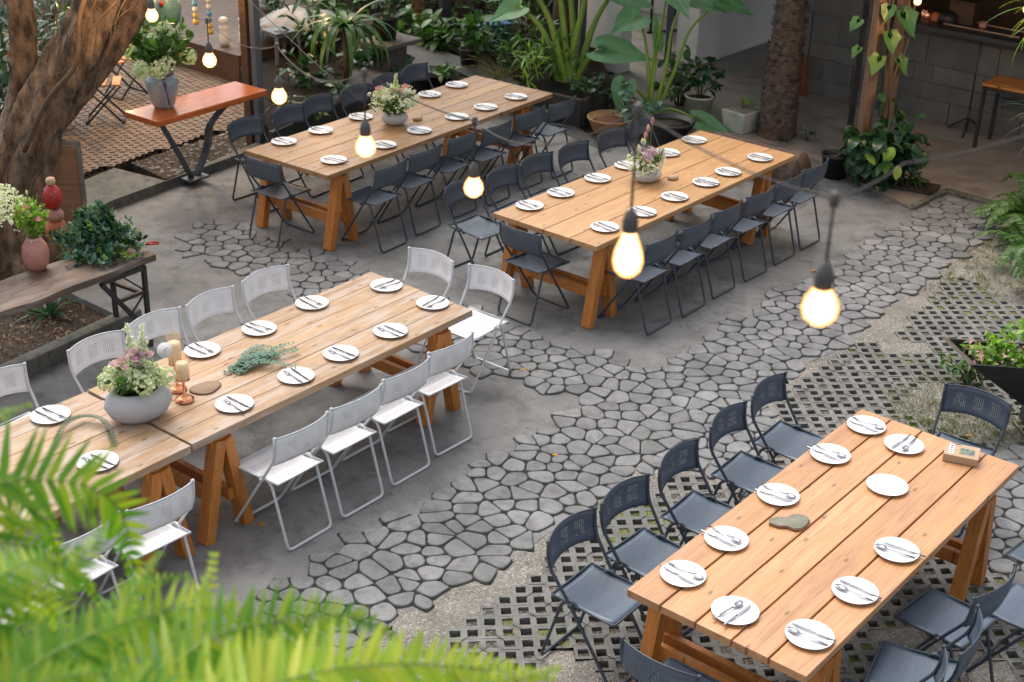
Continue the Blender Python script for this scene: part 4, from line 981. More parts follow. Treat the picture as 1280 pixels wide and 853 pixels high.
b = MB(); trunkmesh(b, [rel(-30, 380, Yt-.2), rel(-20, 300, Yt-.1), rel(0, 220, Yt), rel(22, 150, Yt+.2), rel(30, 90, Yt+.3), rel(20, -100, Yt+.3)], [.30, .24, .18, .14, .11, .09], 22, 4, 6); b.build('trunk', 'bark', T0)
for k in range(26):
    b = MB(); y0 = rnd(-30, 200); x = 120-y0*.55+rnd(-45, 55); y1 = y0+rnd(40, 110); Yk = Yt-rnd(.22, .45)
    xx = [x+rnd(-14, 14) for _ in range(4)]; xx = [v - (i*8) for i, v in enumerate(xx)]
    b.tube(bez([rel(xx[i], y0+(y1-y0)*i/3, Yk) for i in range(4)], 14), rnd(.003, .006), 5); b.build('aerial_root', 'stem_b', T0)
b = MB(); b.tube(bez([rel(30, 190, Yt-.45), rel(60, 125, Yt-.45), rel(95, 80, Yt-.45), rel(100, 20, Yt-.4), rel(120, -40, Yt-.4)], 20), .022, 7); b.build('aerial_root', 'stem_b', T0)
b = MB()
for (x0, y0, x1, y1) in [(40, 385, 78, 435), (20, 390, -30, 470), (90, 385, 60, 470), (60, 385, 88, 430)]:
    p = rel(x0, y0, Yt-.1); q = at(x1, y1, -.05)-Vector((tb_.x, tb_.y, -.06)); b.tube(bez([p, p.lerp(q, .5)+Vector((0, 0, .06)), q], 8), [.10, .09, .08, .07, .06, .05, .04, .03, .02, .02][:9], 8)
    b.build('surface_root', 'bark', T0); b = MB()
# crown: high above the picture, shading the corner
b = MB(); rs = random.Random(2)
for c in range(100):
    cx, cy, cz = rs.uniform(-6.5, -1.6), rs.uniform(12.5, 18.5), rs.uniform(4.2, 6.2)
    if c > 46: cx, cy = rs.uniform(-4, 2.4), rs.uniform(15.8, 21.5)  # extra unseen clumps, added to shade the back bed
    for _ in range(70):
        b.leaf((cx+rs.gauss(0, .45), cy+rs.gauss(0, .45), cz+rs.gauss(0, .25)), (rs.uniform(-1, 1), rs.uniform(-1, 1), rs.uniform(-.6, .3)), (rs.uniform(-.5, .5), rs.uniform(-.5, .5), 1), .16, .08, .4, 'o', 2)
b.v = [tuple(Vector(v)-Vector((tb_.x, tb_.y, -.06))) for v in b.v]; b.build('crown', 'leaf', T0)
# undergrowth behind the tree at top left
for k, (x, y, Y) in enumerate([(-30, 60, 15.5), (20, 30, 17.5), (70, -10, 18.5), (-60, 130, 14)]):
    p = aty(x, y, Y); bush('shrub', ['dark shrub with red flowers at the far top left', 'leafy shrub behind the tree, middle', 'shrub right behind the leaning trunk top', 'low shrub left of the tree trunk'][k], (p.x, p.y, 0), 140, .7, 1.5, .16, .05, 'leaf_d', 'o', group='shrubs behind the old tree', per=7)
for x, y, Y, lab_ in ((-25, 110, 13.6, 'dense dark shrub close behind the trunk at the left edge'), (15, 60, 14.3, 'dark shrub filling the gap between the two left trunks'), (62, 40, 15.2, 'tall dark shrub behind the upper trunk fork')):
    p = aty(x, y, Y); bush('shrub', lab_, (p.x, p.y, 0), 260, .55, 2.0, .17, .06, 'leaf_d', 'o', group='shrubs behind the old tree', per=8)
for k, (x, y, Y) in enumerate([(28, 8, 13.2), (30, 35, 13.2), (14, 69, 13)]):
    p = aty(x, y, Y); b = MB()
    for _ in range(14): b.leaf(rv()*.01, rv(), rv(), .05, .03, .4, 'o', 2)
    o = b.build('red_blossom', 'terracotta', loc=p); tag(o, ['red blossom at the very top left', 'orange blossom above the pale leaf at left', 'lowest orange blossom left of the trunk'][k], 'blossom', 'red blossoms')

# ------------------------------------------------------------------ left bench plank with its trestle and what stands on it
BZ = .74
be = at(190, 310, BZ); bl = at(0, 352, BZ)
bdir = (Vector((be.x, be.y, 0))-Vector((bl.x, bl.y, 0))).normalized(); bL = 3.2
# near edge runs (195,316)->(0,400); far edge (175,300)->(0,345)
Bn = at(196, 318, BZ); Bn0 = at(0, 392, BZ); d_ = (Bn0-Bn).normalized(); Bf = at(172, 300, BZ)
wdt = abs((Bf-Bn).dot(Vector((-d_.y, d_.x, 0)))); wdt = .46
t = thing('slab_bench', 'old slab wood table at left on a black trestle, covered with flowers', 'table', (Bn.x, Bn.y, 0), math.atan2(d_.y, d_.x))
sg = 1 if (Bf-Bn).dot(Vector((-d_.y, d_.x, 0))) > 0 else -1
b = MB(); nseg = 24; top = []; 
ne = [(i*3.0/nseg, .012*math.sin(i*1.3)+rnd(-.008, .008)) for i in range(nseg+1)]; fe = [(i*3.0/nseg - .04, wdt+.015*math.sin(i*.9+1)+rnd(-.01, .01)) for i in range(nseg+1)]
poly = [(x, sg*y) for x, y in ne]+[(x, sg*y) for x, y in fe[::-1]]
b.prism(poly, BZ-.055, BZ); b.build('top', 'oldplank', t, smooth=False, bevel=.005)
bm = bmesh.new(); bm.from_mesh(t.children[0].data if t.children else bpy.data.objects['top'].data); bmesh.ops.recalc_face_normals(bm, faces=bm.faces); bm.to_mesh(bpy.data.objects['top'].data); bm.free()
for off in (.12, 2.4):
    b = MB(); y0, y1 = sg*.02, sg*(wdt-.05); w_ = .032
    b.beam((off, y0, .0), (off, y0, BZ-.06), w_, w_, up=Vector((1, 0, 0))); b.beam((off, y1, BZ-.075), (off, y0, BZ-.075), w_, w_)
    b.beam((off, y0, BZ-.30), (off+.02, y1, BZ-.30), w_*.8, w_*.8); b.beam((off+.4, y0, BZ-.08), (off, y0, .12), w_, w_); b.beam((off+.4, y0, BZ-.075), (off, y0, BZ-.075), w_, w_); b.beam((off, y0, BZ-.27), (off+.27, y0, BZ-.27), w_*.8, w_*.8)
    b.beam((off, y0, BZ-.27), (off+.2, y0, BZ-.09), .012, .012); b.beam((off, y0, BZ-.27), (off+.14, y0, BZ-.40), .012, .012); b.beam((off, y1, 0), (off, y1, BZ-.06), w_, w_, up=Vector((1, 0, 0)))
    b.build('trestle', 'blackmetal', t, smooth=False)
# pink vase with flowers
def floret(b, c, r, n=26, L=.014, mi=0):
    for _ in range(n):
        d = rv(); b.leaf(Vector(c)+d*r*.82, d.cross(rv())+d*.35, d, L, L*.95, .3, 'o', 2, mi=mi)
def spray(b, stem, base_, tip, n, L, W, mi=0, shape='o'):
    pts = bez([base_, (Vector(base_)+Vector(tip))/2+rv()*.02, tip], 6); stem.tube(pts, .0018, 4)
    for k in range(n):
        P = pts[int(rnd(.25, 1)*(len(pts)-1))]; b.leaf(P, rv()*.8+Vector((0, 0, .4)), rv(), L*rnd(.7, 1.2), W*rnd(.7, 1.2), .4, shape, 3, mi=mi)
def rose(b, c, r, up=Vector((0, 0, 1)), mi=0):
    c = Vector(c)
    for ring, k in ((.25, 4), (.55, 6), (.95, 8)):
        for j in range(k):
            a = 2*math.pi*j/k+ring*3; d = Vector((math.cos(a), math.sin(a), 1.6-ring*1.4)); P = c+Vector((math.cos(a), math.sin(a), -.2))*r*ring*.45
            b.leaf(P, d, -Vector((math.cos(a), math.sin(a), -.3)), r*1.0, r*.95, -.9, 'o', 3, mi=mi)
V = at(47, 337, BZ); V.z = BZ
t = thing('vase', 'dusty pink round vase with a pale ribbon on the slab table', 'vase', V)
b = MB(); b.lathe([(0, 0), (.055, 0), (.085, .05), (.098, .12), (.09, .19), (.062, .235), (.045, .25), (.05, .262), (.043, .262), (.038, .24), (0, .235)], (0, 0, 0), 32); b.build('body', 'ceramic_pink', t)
b = MB(); b.tube([(.05*math.cos(a/8*6.28), .05*math.sin(a/8*6.28), .247) for a in range(9)], .004, 5); b.beam((.0, -.055, .245), (.006, -.096, .15), .010, .002); b.beam((.0, -.055, .245), (-.018, -.098, .11), .010, .002); b.build('ribbon', 'beads_w', t)
def bouquet(name, label, loc, spec, group=None):
    t = thing(name, label, 'flowers', loc, 0, group); st = MB(); gr = MB(); fl = {}
    for kind, mat, n, reach, h, sz in spec:
        for _ in range(n):
            a = rnd(0, 6.28); rr = reach*math.sqrt(rnd(0, 1)); e = Vector((math.cos(a)*rr, math.sin(a)*rr, h*rnd(.7, 1.08)*(1-.3*(rr/max(reach, .01))**2)))
            base_ = Vector((e.x*.15, e.y*.15, -.02))
            if kind == 'green': spray(gr, st, base_, e, 12, sz, sz*.45); continue
            b = fl.setdefault(mat, MB()); pts = bez([base_, e*.5+Vector((0, 0, .02)), e], 5); st.tube(pts, .0018, 4)
            if kind == 'ball': floret(b, e, sz, int(110), sz*.42)
            elif kind == 'rose': rose(b, e, sz)
            elif kind == 'dots':
                for _k in range(16): floret(b, e+rv()*sz*2.6, sz*.35, 5, sz*.5)
            elif kind == 'spike':
                ax = (e-e*.35); 
                for q in range(26): f = .42+.6*q/26; floret(b, e*f+rv()*.012*(1.3-f), .008, 5, sz*(1.25-f*.8))
            elif kind == 'tulip':
                for q in range(6): a2 = q*1.05; b.leaf(e, Vector((math.cos(a2)*.35, math.sin(a2)*.35, 1)), -Vector((math.cos(a2), math.sin(a2), 0)), sz, sz*.5, -.3, 'o', 3)
    if gr.v: gr.build('greenery', 'leaf_l' if 'bright' in label else 'leaf', t)
    st.build('stem', 'stem', t)
    for m_, b in fl.items(): b.build({'fl_white': 'white_flowers', 'fl_cream': 'hydrangea_heads', 'fl_lilac': 'lilac_flowers', 'fl_pink': 'pink_flowers'}[m_], m_, t)
    return t
random.seed(31)
bouquet('flower_bunch', 'bright green bunch with pink and white blooms in the pink vase', V+Vector((0, 0, .25)), [('green', '', 26, .13, .34, .05), ('rose', 'fl_pink', 3, .10, .30, .034), ('tulip', 'fl_cream', 4, .10, .42, .04), ('ball', 'fl_white', 2, .08, .3, .022)])
g = at(-14, 330, BZ); t = thing('glass_jug', 'jug of small white blossom at the left frame edge', 'jug', (g.x, g.y, BZ)); b = MB(); b.lathe([(0, 0), (.06, 0), (.07, .1), (.05, .22), (.055, .24), (.05, .24), (0, .2)], (0, 0, 0), 20); b.build('body', 'ceramic_grey', t)
bouquet('flower_bunch', 'cloud of tiny white blossom at the left edge of the photo', Vector((g.x, g.y, BZ+.22)), [('dots', 'fl_white', 44, .27, .32, .038), ('green', '', 8, .16, .2, .03)])
# gourd figurine
F_ = at(72, 300, BZ); F_.z = BZ; t = thing('figurine', 'orange gourd shaped figurine with red dotted robe behind the pink vase', 'figurine', F_)
b = MB(); b.lathe([(0, 0), (.05, 0), (.075, .04), (.085, .09), (.07, .145), (.05, .165)], (0, 0, 0), 24); b.build('base', 'terracotta', t)
b = MB(); b.lathe([(.05, .165), (.068, .185), (.07, .22), (.05, .25), (.04, .26)], (0, 0, 0), 24); b.build('waist', 'ceramic_pink', t)
b = MB(); b.lathe([(.04, .26), (.062, .28), (.075, .33), (.068, .39), (.04, .44), (.02, .455)], (0, 0, 0), 24); q = b.build('robe', 'red', t)
b = MB()
for k in range(26): a = rnd(0, 6.28); z = rnd(.29, .42); r_ = .074-.25*abs(z-.34); c_ = (r_*math.cos(a), r_*math.sin(a), z); b.lathe([(0, -.005), (.005, 0), (0, .005)], c_, 6)
b.build('dots', 'beads_w', q)
b = MB(); b.lathe([(.0, .44), (.03, .455), (.038, .48), (.03, .505), (0, .515)], (0, 0, 0), 20); b.build('knob', 'card', t)
# framed board leaning at the trunk
fb = at(96, 305, .0)
t = thing('framed_board', 'grey framed screen board leaning beside the tree trunk', 'board', (at(84, 318, 0).x, at(84, 318, 0).y, .0), .12)
b = MB(); b.box((0, 0, .5), (.36, .02, 1.0)); b.build('panel', 'redpaver' if False else 'postwood', t, smooth=False)
for sx in (-1, 1): b = MB(); b.box((sx*.2, 0, .5), (.035, .04, 1.05)); b.build('frame_rail', 'greyplank', t, smooth=False)
for z in (0, 1.03): b = MB(); b.box((0, 0, z), (.43, .04, .035)); b.build('frame_rail', 'greyplank', t, smooth=False)
# eucalyptus pile, secateurs
random.seed(12)
pe = at(125, 318, BZ); t = thing('eucalyptus_pile', 'heap of cut blue green eucalyptus and fern on the slab table', 'greenery', (pe.x, pe.y, BZ))
for mat, n, LL in (('leaf_b', 130, .045), ('leaf_d', 50, .06), ('leaf_l', 10, .03)):
    st, lf = MB(), MB()
    for _ in range(n):
        a = rnd(0, 6.28); r_ = rnd(.02, .42); e = Vector((math.cos(a)*r_, math.sin(a)*r_*.8, max(.0, .34*(1-(r_/.42)**1.3)+rnd(-.05, .13)))); s0 = Vector((rnd(-.15, .15), rnd(-.1, .1), rnd(0, .12)))
        if a > 3.6 and a < 5.6: e.z -= .04
        spray(lf, st, s0, e, 18, LL, LL*.5)
    lf.build('leaves', mat, t); st.build('twigs', 'stem', t)
pe = at(182, 308, BZ); t = thing('secateurs', 'red handled secateurs at the end of the slab table', 'tool', (pe.x, pe.y, BZ+.02), .3)
b = MB(); b.tube([(0, 0, 0), (.05, .012, .004), (.1, .01, 0)], .008, 8); b.build('handle', 'red', t)
b = MB(); b.tube([(0, -.02, 0), (.05, -.03, .004), (.1, -.02, 0)], .008, 8); b.build('handle', 'red', t)
b = MB(); b.prism([(-.06, -.012), (0, -.018), (0, .008)], 0, .004); b.build('blade', 'steel', t, smooth=False)
# shrub under the bench
p = at(62, 395, -.05); strap('shade_plant', 'dark broad leaved plant in the shade under the slab table', (p.x, p.y, -.05), 22, .34, .05, 1.2, 'leaf_d')

# ------------------------------------------------------------------ orange console with vase on the lattice floor
OZ = .96
P_ = [at(157, 140, OZ), at(195, 152, OZ), at(335, 113, OZ), at(293, 101, OZ)]
c_ = sum(P_, Vector())/4; dd = ((P_[2]-P_[1])+(P_[3]-P_[0])); Lc = dd.length/2; dd.normalize(); ww = abs((P_[1]-P_[0]).dot(Vector((dd.y, -dd.x, 0))))*.5+abs((P_[2]-P_[3]).dot(Vector((dd.y, -dd.x, 0))))*.5
gb = at(214, 214, .06)
t = thing('console_table', 'glossy orange plank console on a curved grey steel V leg', 'table', (c_.x, c_.y, 0), math.atan2(dd.y, dd.x))
b = MB(); b.box((0, 0, OZ-.03), (Lc, ww, .06)); b.build('top', 'orange_top', t, smooth=False, bevel=.008)
gl = Vector((gb.x-c_.x, gb.y-c_.y, 0)); ci, si = dd.x, dd.y; gx, gy = gl.x*ci+gl.y*si, -gl.x*si+gl.y*ci
b = MB(); pts = [Vector((-Lc*.36, 0, OZ-.06)), Vector((-Lc*.18+gx*.5, gy*.25, OZ*.5)), Vector((gx-.02, gy*.5, .08))]
b.tube(bez(pts, 8), .035, 4); b.build('leg', 'greymetal2', t, smooth=False)
b = MB(); pts = [Vector((Lc*.32, 0, OZ-.06)), Vector((Lc*.10, 0, OZ*.72)), Vector((gx+.16, gy*.4, OZ*.38)), Vector((gx+.05, gy*.5, .07))]
b.tube(bez(pts, 14), .04, 4); b.build('leg', 'greymetal2', t, smooth=False)
b = MB(); b.box((gx+.01, gy*.5, .07), (.25, .2, .02)); b.build('foot_plate', 'greymetal2', t, smooth=False)
v0 = at(205, 134, OZ); v0.z = OZ; t = thing('vase', 'tall blue grey glazed jar with purple ribbon on the orange console', 'vase', v0)
b = MB(); b.lathe([(r*.84, z*.84) for r, z in [(0, 0), (.10, 0), (.125, .04), (.17, .20), (.185, .30), (.17, .345), (.12, .375), (.11, .41), (.13, .43), (.12, .43), (.10, .40), (0, .39)]], (0, 0, 0), 36); b.build('body', 'ceramic_grey', t)
b = MB(); b.tube([(.108*math.cos(a/12*6.28), .108*math.sin(a/12*6.28), .325) for a in range(13)], .012, 6); b.beam((.04, -.105, .32), (.07, -.158, .24), .03, .006); b.beam((.07, -.158, .24), (.09, -.142, .06), .03, .006); b.build('ribbon', 'purple', t)
random.seed(44); bouquet('flower_bunch', 'cream hydrangeas with feathery greens in the blue grey jar', v0+Vector((0, 0, .34)), [('green', '', 44, .36, .55, .09), ('ball', 'fl_cream', 8, .40, .20, .085), ('ball', 'fl_cream', 3, .2, .42, .08), ('green', '', 14, .5, .5, .07)])
# folding camp stools on the lattice floor
for k, (x, y, h_) in enumerate([(133, 150, .2), (158, 118, .9)]):
    q = at(x, y, .07); t = thing('camp_stool', ['black folding camp stool with wooden slats, front one', 'black folding camp stool with wooden slats, rear one'][k], 'stool', (q.x, q.y, .07), h_, 'camp stools on the lattice floor')
    for s, yy in ((1, -.17), (-1, .17), (1, .15), (-1, -.15)):
        b = MB(); b.tube([(-.2*s, yy, 0), (.2*s, yy, .43)], .012, 6); b.build('leg', 'blackmetal', t)
    for x_ in (-.2, .2): b = MB(); b.tube([(x_, -.17, .012), (x_, .17, .012)], .012, 6); b.build('floor_bar', 'blackmetal', t)
    for x_ in (-.15, 0, .15): b = MB(); b.box((x_, 0, .44), (.09, .36, .018)); b.build('slat', 'legwood', t, smooth=False, bevel=.004)
# pole
q = at(326, 190, 0); t = thing('steel_pole', 'grey steel pole behind the back left table', 'pole', (q.x, q.y+.02, 0)); b = MB(); b.box((0, 0, 1.6), (.085, .085, 3.2), rz=.9); b.build('shaft', 'greymetal', t, smooth=False, bevel=.01)
b = MB(); b.box((.0, 0, 0), (.11, .11, .012), rz=.9); b.build('base_plate', 'greymetal', t, smooth=False)
b = MB(); b.box((-.11, .03, 1.6), (.07, .1, 3.2), rz=.9); o = b.build('timber_post', 'darkwood', smooth=False, loc=(q.x, q.y+.05, 0)); tag(o, 'dark timber post right behind the grey steel pole', 'post')
# deck
dz = .42; dc = at(298, 70, dz); t = thing('wooden_deck', 'raised brown deck behind the orange console with white totems on it', 'deck', (dc.x, dc.y, 0), math.atan2(U0.y, U0.x))
b = MB()
for k in range(22): b.box((1.3, k*.145+.0725, dz-.015), (2.6, .14, .03))
b.build('boards', 'darkwood', t, smooth=False); b = MB(); b.box((.04, 1.6, (dz-.03)/2), (.05, 3.2, dz-.03)); b.build('fascia', 'darkwood', t, smooth=False); b = MB(); b.box((1.3, .03, (dz-.03)/2), (2.6, .05, dz-.03)); b.build('fascia', 'darkwood', t, smooth=False)
for k, (x, y) in enumerate([(281, 57), (305, 56)]):
    q = at(x, y, dz); t = thing('totem', ['white stacked totem figure on the deck, left', 'white stacked totem figure on the deck, nearer the pole'][k], 'ornament', (q.x, q.y, dz), 0, 'white totems')
    b = MB(); b.lathe([(0, 0), (.05, 0), (.062, .05), (.06, .15), (.045, .17), (.06, .2), (.058, .24), (.038, .26), (.055, .28), (.058, .33), (.03, .35), (0, .35)], (0, 0, 0), 18); b.build('body', 'beads_w', t)
# hanging bead strings
for k, (x, y, top) in enumerate([(245, 30, -40), (263, 42, 0)]):
    lo = aty(x, y, 15.6); t = thing('bead_string', ['hanging string of white, blue and yellow beads, left', 'hanging string of white, green and yellow beads, right'][k], 'ornament', lo, 0, 'hanging bead strings')
    b = MB(); b.tube([(0, 0, 0), (0, 0, 1.4)], .004, 5); b.build('cord', 'cable', t)
    for j in range(12):
        b = MB(); z = .02+j*.068; s_ = .030 if j else .034; b.lathe([(0, -.033), (s_*.8, -.028), (s_, 0), (s_*.8, .028), (0, .033)], (0, 0, z), 12)
        b.build('bead', ['beads_y', 'beads_y', 'beads_w' if k == 0 else 'ceramic_green', 'beads_b', 'beads_w', 'beads_w'][j % 6], t)
# green lantern jar
q = aty(211, 36, 15.2); t = thing('lantern', 'pale green ribbed hanging lantern with a red tag', 'lantern', q); b = MB(); b.lathe([(0, 0), (.07, .01), (.13, .1), (.15, .21), (.13, .33), (.07, .4), (0, .42)], (0, 0, 0), 32, fn=lambda a, z: 1+.03*math.sin(a*16)); b.build('body', 'ceramic_green', t); b = MB(); b.box((-.02, -.155, .3), (.04, .01, .06)); b.build('tag', 'red', t); b = MB(); b.tube([(0, 0, .4), (0, 0, 1.6)], .004, 5); b.build('cord', 'cable', t)
# metal stool behind the pole
q = at(343, 122, 0); t = thing('metal_stool', 'square grey metal stool behind the steel pole', 'stool', (q.x, q.y+.6, .0), .75)
b = MB(); b.box((0, 0, .66), (.34, .34, .03)); b.box((0, 0, .63), (.32, .32, .04)); b.build('seat', 'greymetal', t, smooth=False, bevel=.012)
for sx in (-1, 1):
    for sy in (-1, 1): b = MB(); b.beam((sx*.21, sy*.21, 0), (sx*.15, sy*.15, .64), .045, .03); b.build('leg', 'greymetal', t, smooth=False)

# ------------------------------------------------------------------ back bed, pond, slabs
BZ2 = .30
bb = [at(x, y, BZ2) for x, y in [(338, 168), (478, 106), (545, 82), (600, 92), (660, 112), (728, 128), (772, 110), (748, 70)]]+[Vector((1.2, 24, BZ2)), Vector((-5.5, 24, BZ2)), Vector((-3.4, 17.0, BZ2))]
sheet('back_bed', bb, BZ2, 'mulch', .3)
b = MB()
for (p, q_) in zip(bb[:6], bb[1:7]): b.beam(Vector((p.x, p.y, .16)), Vector((q_.x, q_.y, .16)), .06, .33)
o = b.build('retaining_edge', 'slatedark', smooth=False); struct(o)
def slab(name, pts, z, th, mat, label=None):
    o = sheet(name, [at(x, y, z) for x, y in pts], z, mat, th); return o
o = slab('pond_edging', [(430, 110), (450, 70), (480, 60), (520, 56), (560, 66), (600, 80), (650, 104), (640, 116), (560, 92), (520, 90), (480, 104)], BZ2+.05, .06, 'pondstone')
o = slab('stone_ledge', [(340, 150), (420, 118), (470, 96), (478, 101), (430, 124), (345, 162)], BZ2+.03, .03, 'pondstone')
o = slab('stone_ledge', [(560, 110), (600, 108), (655, 122), (700, 135), (690, 142), (630, 126), (570, 118)], .14, .13, 'pondstone')
o = slab('pond_water', [(484, 78), (492, 70), (508, 67), (519, 72), (514, 80), (498, 83)], BZ2+.054, .002, 'water'); 
o = slab('pond_water', [(536, 82), (560, 84), (590, 98), (560, 94), (540, 92)], BZ2+.054, .002, 'water')
o = slab('pond_water', [(700, 118), (740, 124), (775, 150), (740, 170), (690, 140)], .012, .004, 'water')
o = slab('slate_slabs', [(675, 118), (735, 135), (800, 165), (760, 190), (700, 165), (660, 140)], .006, .004, 'pondstone')
ps = at(487, 40, .75); t = thing('slab_table', 'low flat stone slab table carrying a black pot', 'table', (ps.x, ps.y, .3), .9); b = MB(); b.box((0, 0, .34), (.62, .5, .05)); b.build('top', 'greyplank', t, smooth=False, bevel=.01); b = MB(); b.box((0, 0, .16), (.3, .28, .32)); b.build('block', 'pondstone', t, smooth=False)
def pot(name, label, loc, r, h, mat, soil=True, group=None, square=False, rot=0, cat='pot'):
    t = thing(name, label, cat, loc, rot, group); b = MB()
    if square:
        b.box((0, 0, h/2), (2*r, 2*r, h), taper=.8); b.build('body', mat, t, smooth=False, bevel=.015); b = MB(); b.box((0, 0, h+.002), (2*r-.05, 2*r-.05, .012)); b.build('soil', 'gravel', t, smooth=False)
    else:
        b.lathe([(0, 0), (r*.78, 0), (r*.97, h*.93), (r*1.03, h*.93), (r*1.04, h), (r*.94, h), (r*.9, h*.86), (0, h*.86)], (0, 0, 0), 28); b.build('body', mat, t)
        b = MB(); b.lathe([(0, h*.88+.01), (r*.9, h*.87)], (0, 0, 0), 20); b.build('soil', 'coir' if 'basket' in label or 'coir' in label else 'soil', t)
    return t
random.seed(77)
pot('plant_pot', 'black plastic pot on the stone slab table', Vector((ps.x-.05, ps.y, .665)), .16, .27, 'blackpot')
bush('potted_shrub', 'leafy plant in the black pot on the slab table', (ps.x-.05, ps.y, .9), 60, .25, .45, .12, .07, 'leaf_d')
q = at(587, 86, BZ2); pot('plant_pot', 'black plastic pot at the pond edge behind the back left table', (q.x, q.y, BZ2), .13, .25, 'blackpot'); bush('potted_shrub', 'spotted broad leaved plant in the pond edge pot', (q.x, q.y, BZ2+.24), 60, .28, .5, .2, .1, 'leaf', up=1)
q = at(608, 62, BZ2); t = thing('plastic_crate', 'blue plastic tub half hidden behind plants', 'tub', (q.x, q.y, BZ2), .5); b = MB(); b.box((0, 0, .17), (.5, .34, .32), taper=.85); b.build('body', 'blueplastic', t, smooth=False, bevel=.02); b = MB(); b.box((0, 0, .34), (.54, .38, .03)); b.build('rim', 'blueplastic', t, smooth=False, bevel=.008)
q = at(625, 104, BZ2); strap('grass_clump', 'dry arching grassy clump behind the back left table', (q.x, q.y, BZ2), 130, .62, .012, 2.0, 'dryleaf', elev=(.3, 1.5))
q = at(432, 106, BZ2); 
t = strap('strap_plant', 'strap leaved plant hanging from a mount behind the slate chairs', (q.x, q.y+.1, .95), 34, .85, .10, 2.7, 'leaf', elev=(.2, 1.3), seg=9); b = MB(); b.tube([(0, 0, .02), (0, 0, -.72)], .035, 8); b.build('mount', 'stem_b', t)
EXTRA = [(340, 20, 120, .5, 1.0, .18, .08, 'leaf_d', 'o'), (385, 105, 70, .3, .45, .16, .08, 'leaf_d', 'o'), (430, 128, 60, .28, .3, .12, .06, 'leaf_d', 'o'), (470, 25, 120, .5, .8, .22, .06, 'leaf_d', 'l'), (530, 55, 90, .35, .5, .2, .12, 'leaf', 'o'), (505, 97, 30, .18, .2, .1, .05, 'leaf_d', 'o'), (560, 10, 160, .6, 1.3, .25, .06, 'leaf_d', 'l'), (620, 75, 110, .4, .7, .2, .05, 'leaf_d', 'l'), (645, 100, 80, .3, .6, .18, .06, 'leaf', 'l'), (665, 112, 70, .25, .7, .22, .03, 'leaf_l', 'l'), (690, 100, 90, .35, .6, .2, .05, 'leaf', 'l'), (655, 45, 170, .55, 1.5, .28, .07, 'leaf', 'l'), (680, 10, 150, .6, 1.6, .26, .08, 'leaf_d', 'o'), (440, -10, 170, .7, 1.4, .2, .09, 'leaf_d', 'o'), (590, -15, 170, .7, 1.6, .24, .07, 'leaf_d', 'o'), (395, 5, 130, .6, 1.1, .2, .05, 'leaf', 'l')]
EXL = ['dark shrub left of the pale sheet', 'dark plant below the strap leaved plant', 'dark ground plant behind the third slate chair', 'long leaved dark clump left of the slab table', 'broad green plant by the dark upright post', 'tiny plant on the pond ledge', 'tall dark long leaved clump behind the dark post', 'dark thin leaved plant beside the blue tub', 'narrow green plant at the far right of the grassy clump', 'bright reedy clump behind the table corner', 'leafy clump at the left foot of the taro', 'tall banana like clump above the table corner', 'large dark shrub left of the taro stems', 'dark shrub at the very top, left of centre', 'dark shrub at the very top, near the centre', 'thin leaved shrub above the pale sheet']
for k, (x, y, n_, sp_, h_, L_, W_, m_, s_) in enumerate([(400, 150, 50, .28, .3, .12, .05, 'leaf', 'o'), (362, 150, 30, .2, .3, .2, .03, 'leaf_d', 'l'), (390, 70, 90, .4, .9, .18, .07, 'leaf_d', 'o'), (420, 40, 120, .5, 1.1, .2, .09, 'leaf', 'o'), (360, 50, 60, .45, .8, .16, .03, 'leaf_d', 'l'),
        (455, 86, 60, .3, .35, .14, .1, 'leaf_d', 'o'), (450, 20, 120, .5, 1.1, .16, .07, 'leaf', 'o'), (520, 25, 130, .6, 1.1, .22, .08, 'leaf_d', 'o'), (545, 62, 80, .3, .4, .2, .1, 'leaf', 'o'), (575, 30, 120, .5, 1.2, .2, .07, 'leaf', 'l'), (500, 5, 150, .8, 1.2, .2, .08, 'leaf_d', 'o'),
        (630, 40, 160, .55, 1.3, .22, .05, 'leaf', 'l'), (655, 80, 110, .4, .9, .2, .05, 'leaf', 'l'), (600, 10, 150, .7, 1.5, .22, .06, 'leaf_l', 'l'), (690, 30, 150, .5, 1.4, .2, .06, 'leaf_d', 'l'), (735, 122, 70, .28, .3, .1, .06, 'leaf_d', 'o'), (550, 100, 40, .2, .2, .1, .05, 'leaf', 'o')]+EXTRA):
    q = at(x, y, BZ2); bush('garden_plant', ['low green plant behind the second slate chair', 'thin leaved tuft near the steel pole', 'dark shrub left of the strap leaved plant', 'tall green shrub behind the strap leaved plant', 'thin leaved shrub below the pale sheet', 'round leaved ground plant by the pond', 'tall shrub left of the slab table', 'dark shrub behind the slab table', 'broad leaved plant between the ponds', 'long leaved shrub above the pond edge pot', 'dark shrub at the top behind the slab table', 'narrow leaved shrub above the grassy clump', 'narrow leaved plant right of the grassy clump', 'bright narrow leaved shrub at the top centre', 'dark narrow leaved shrub behind the taro stems', 'low plant at the foot of the taro', 'small plant at the corner of the back left table'][k] if k < 17 else EXL[k-17],
        (q.x, q.y, BZ2), n_, sp_, h_, L_, W_, m_, s_, group='plants in the back bed', per=6, up=.9)
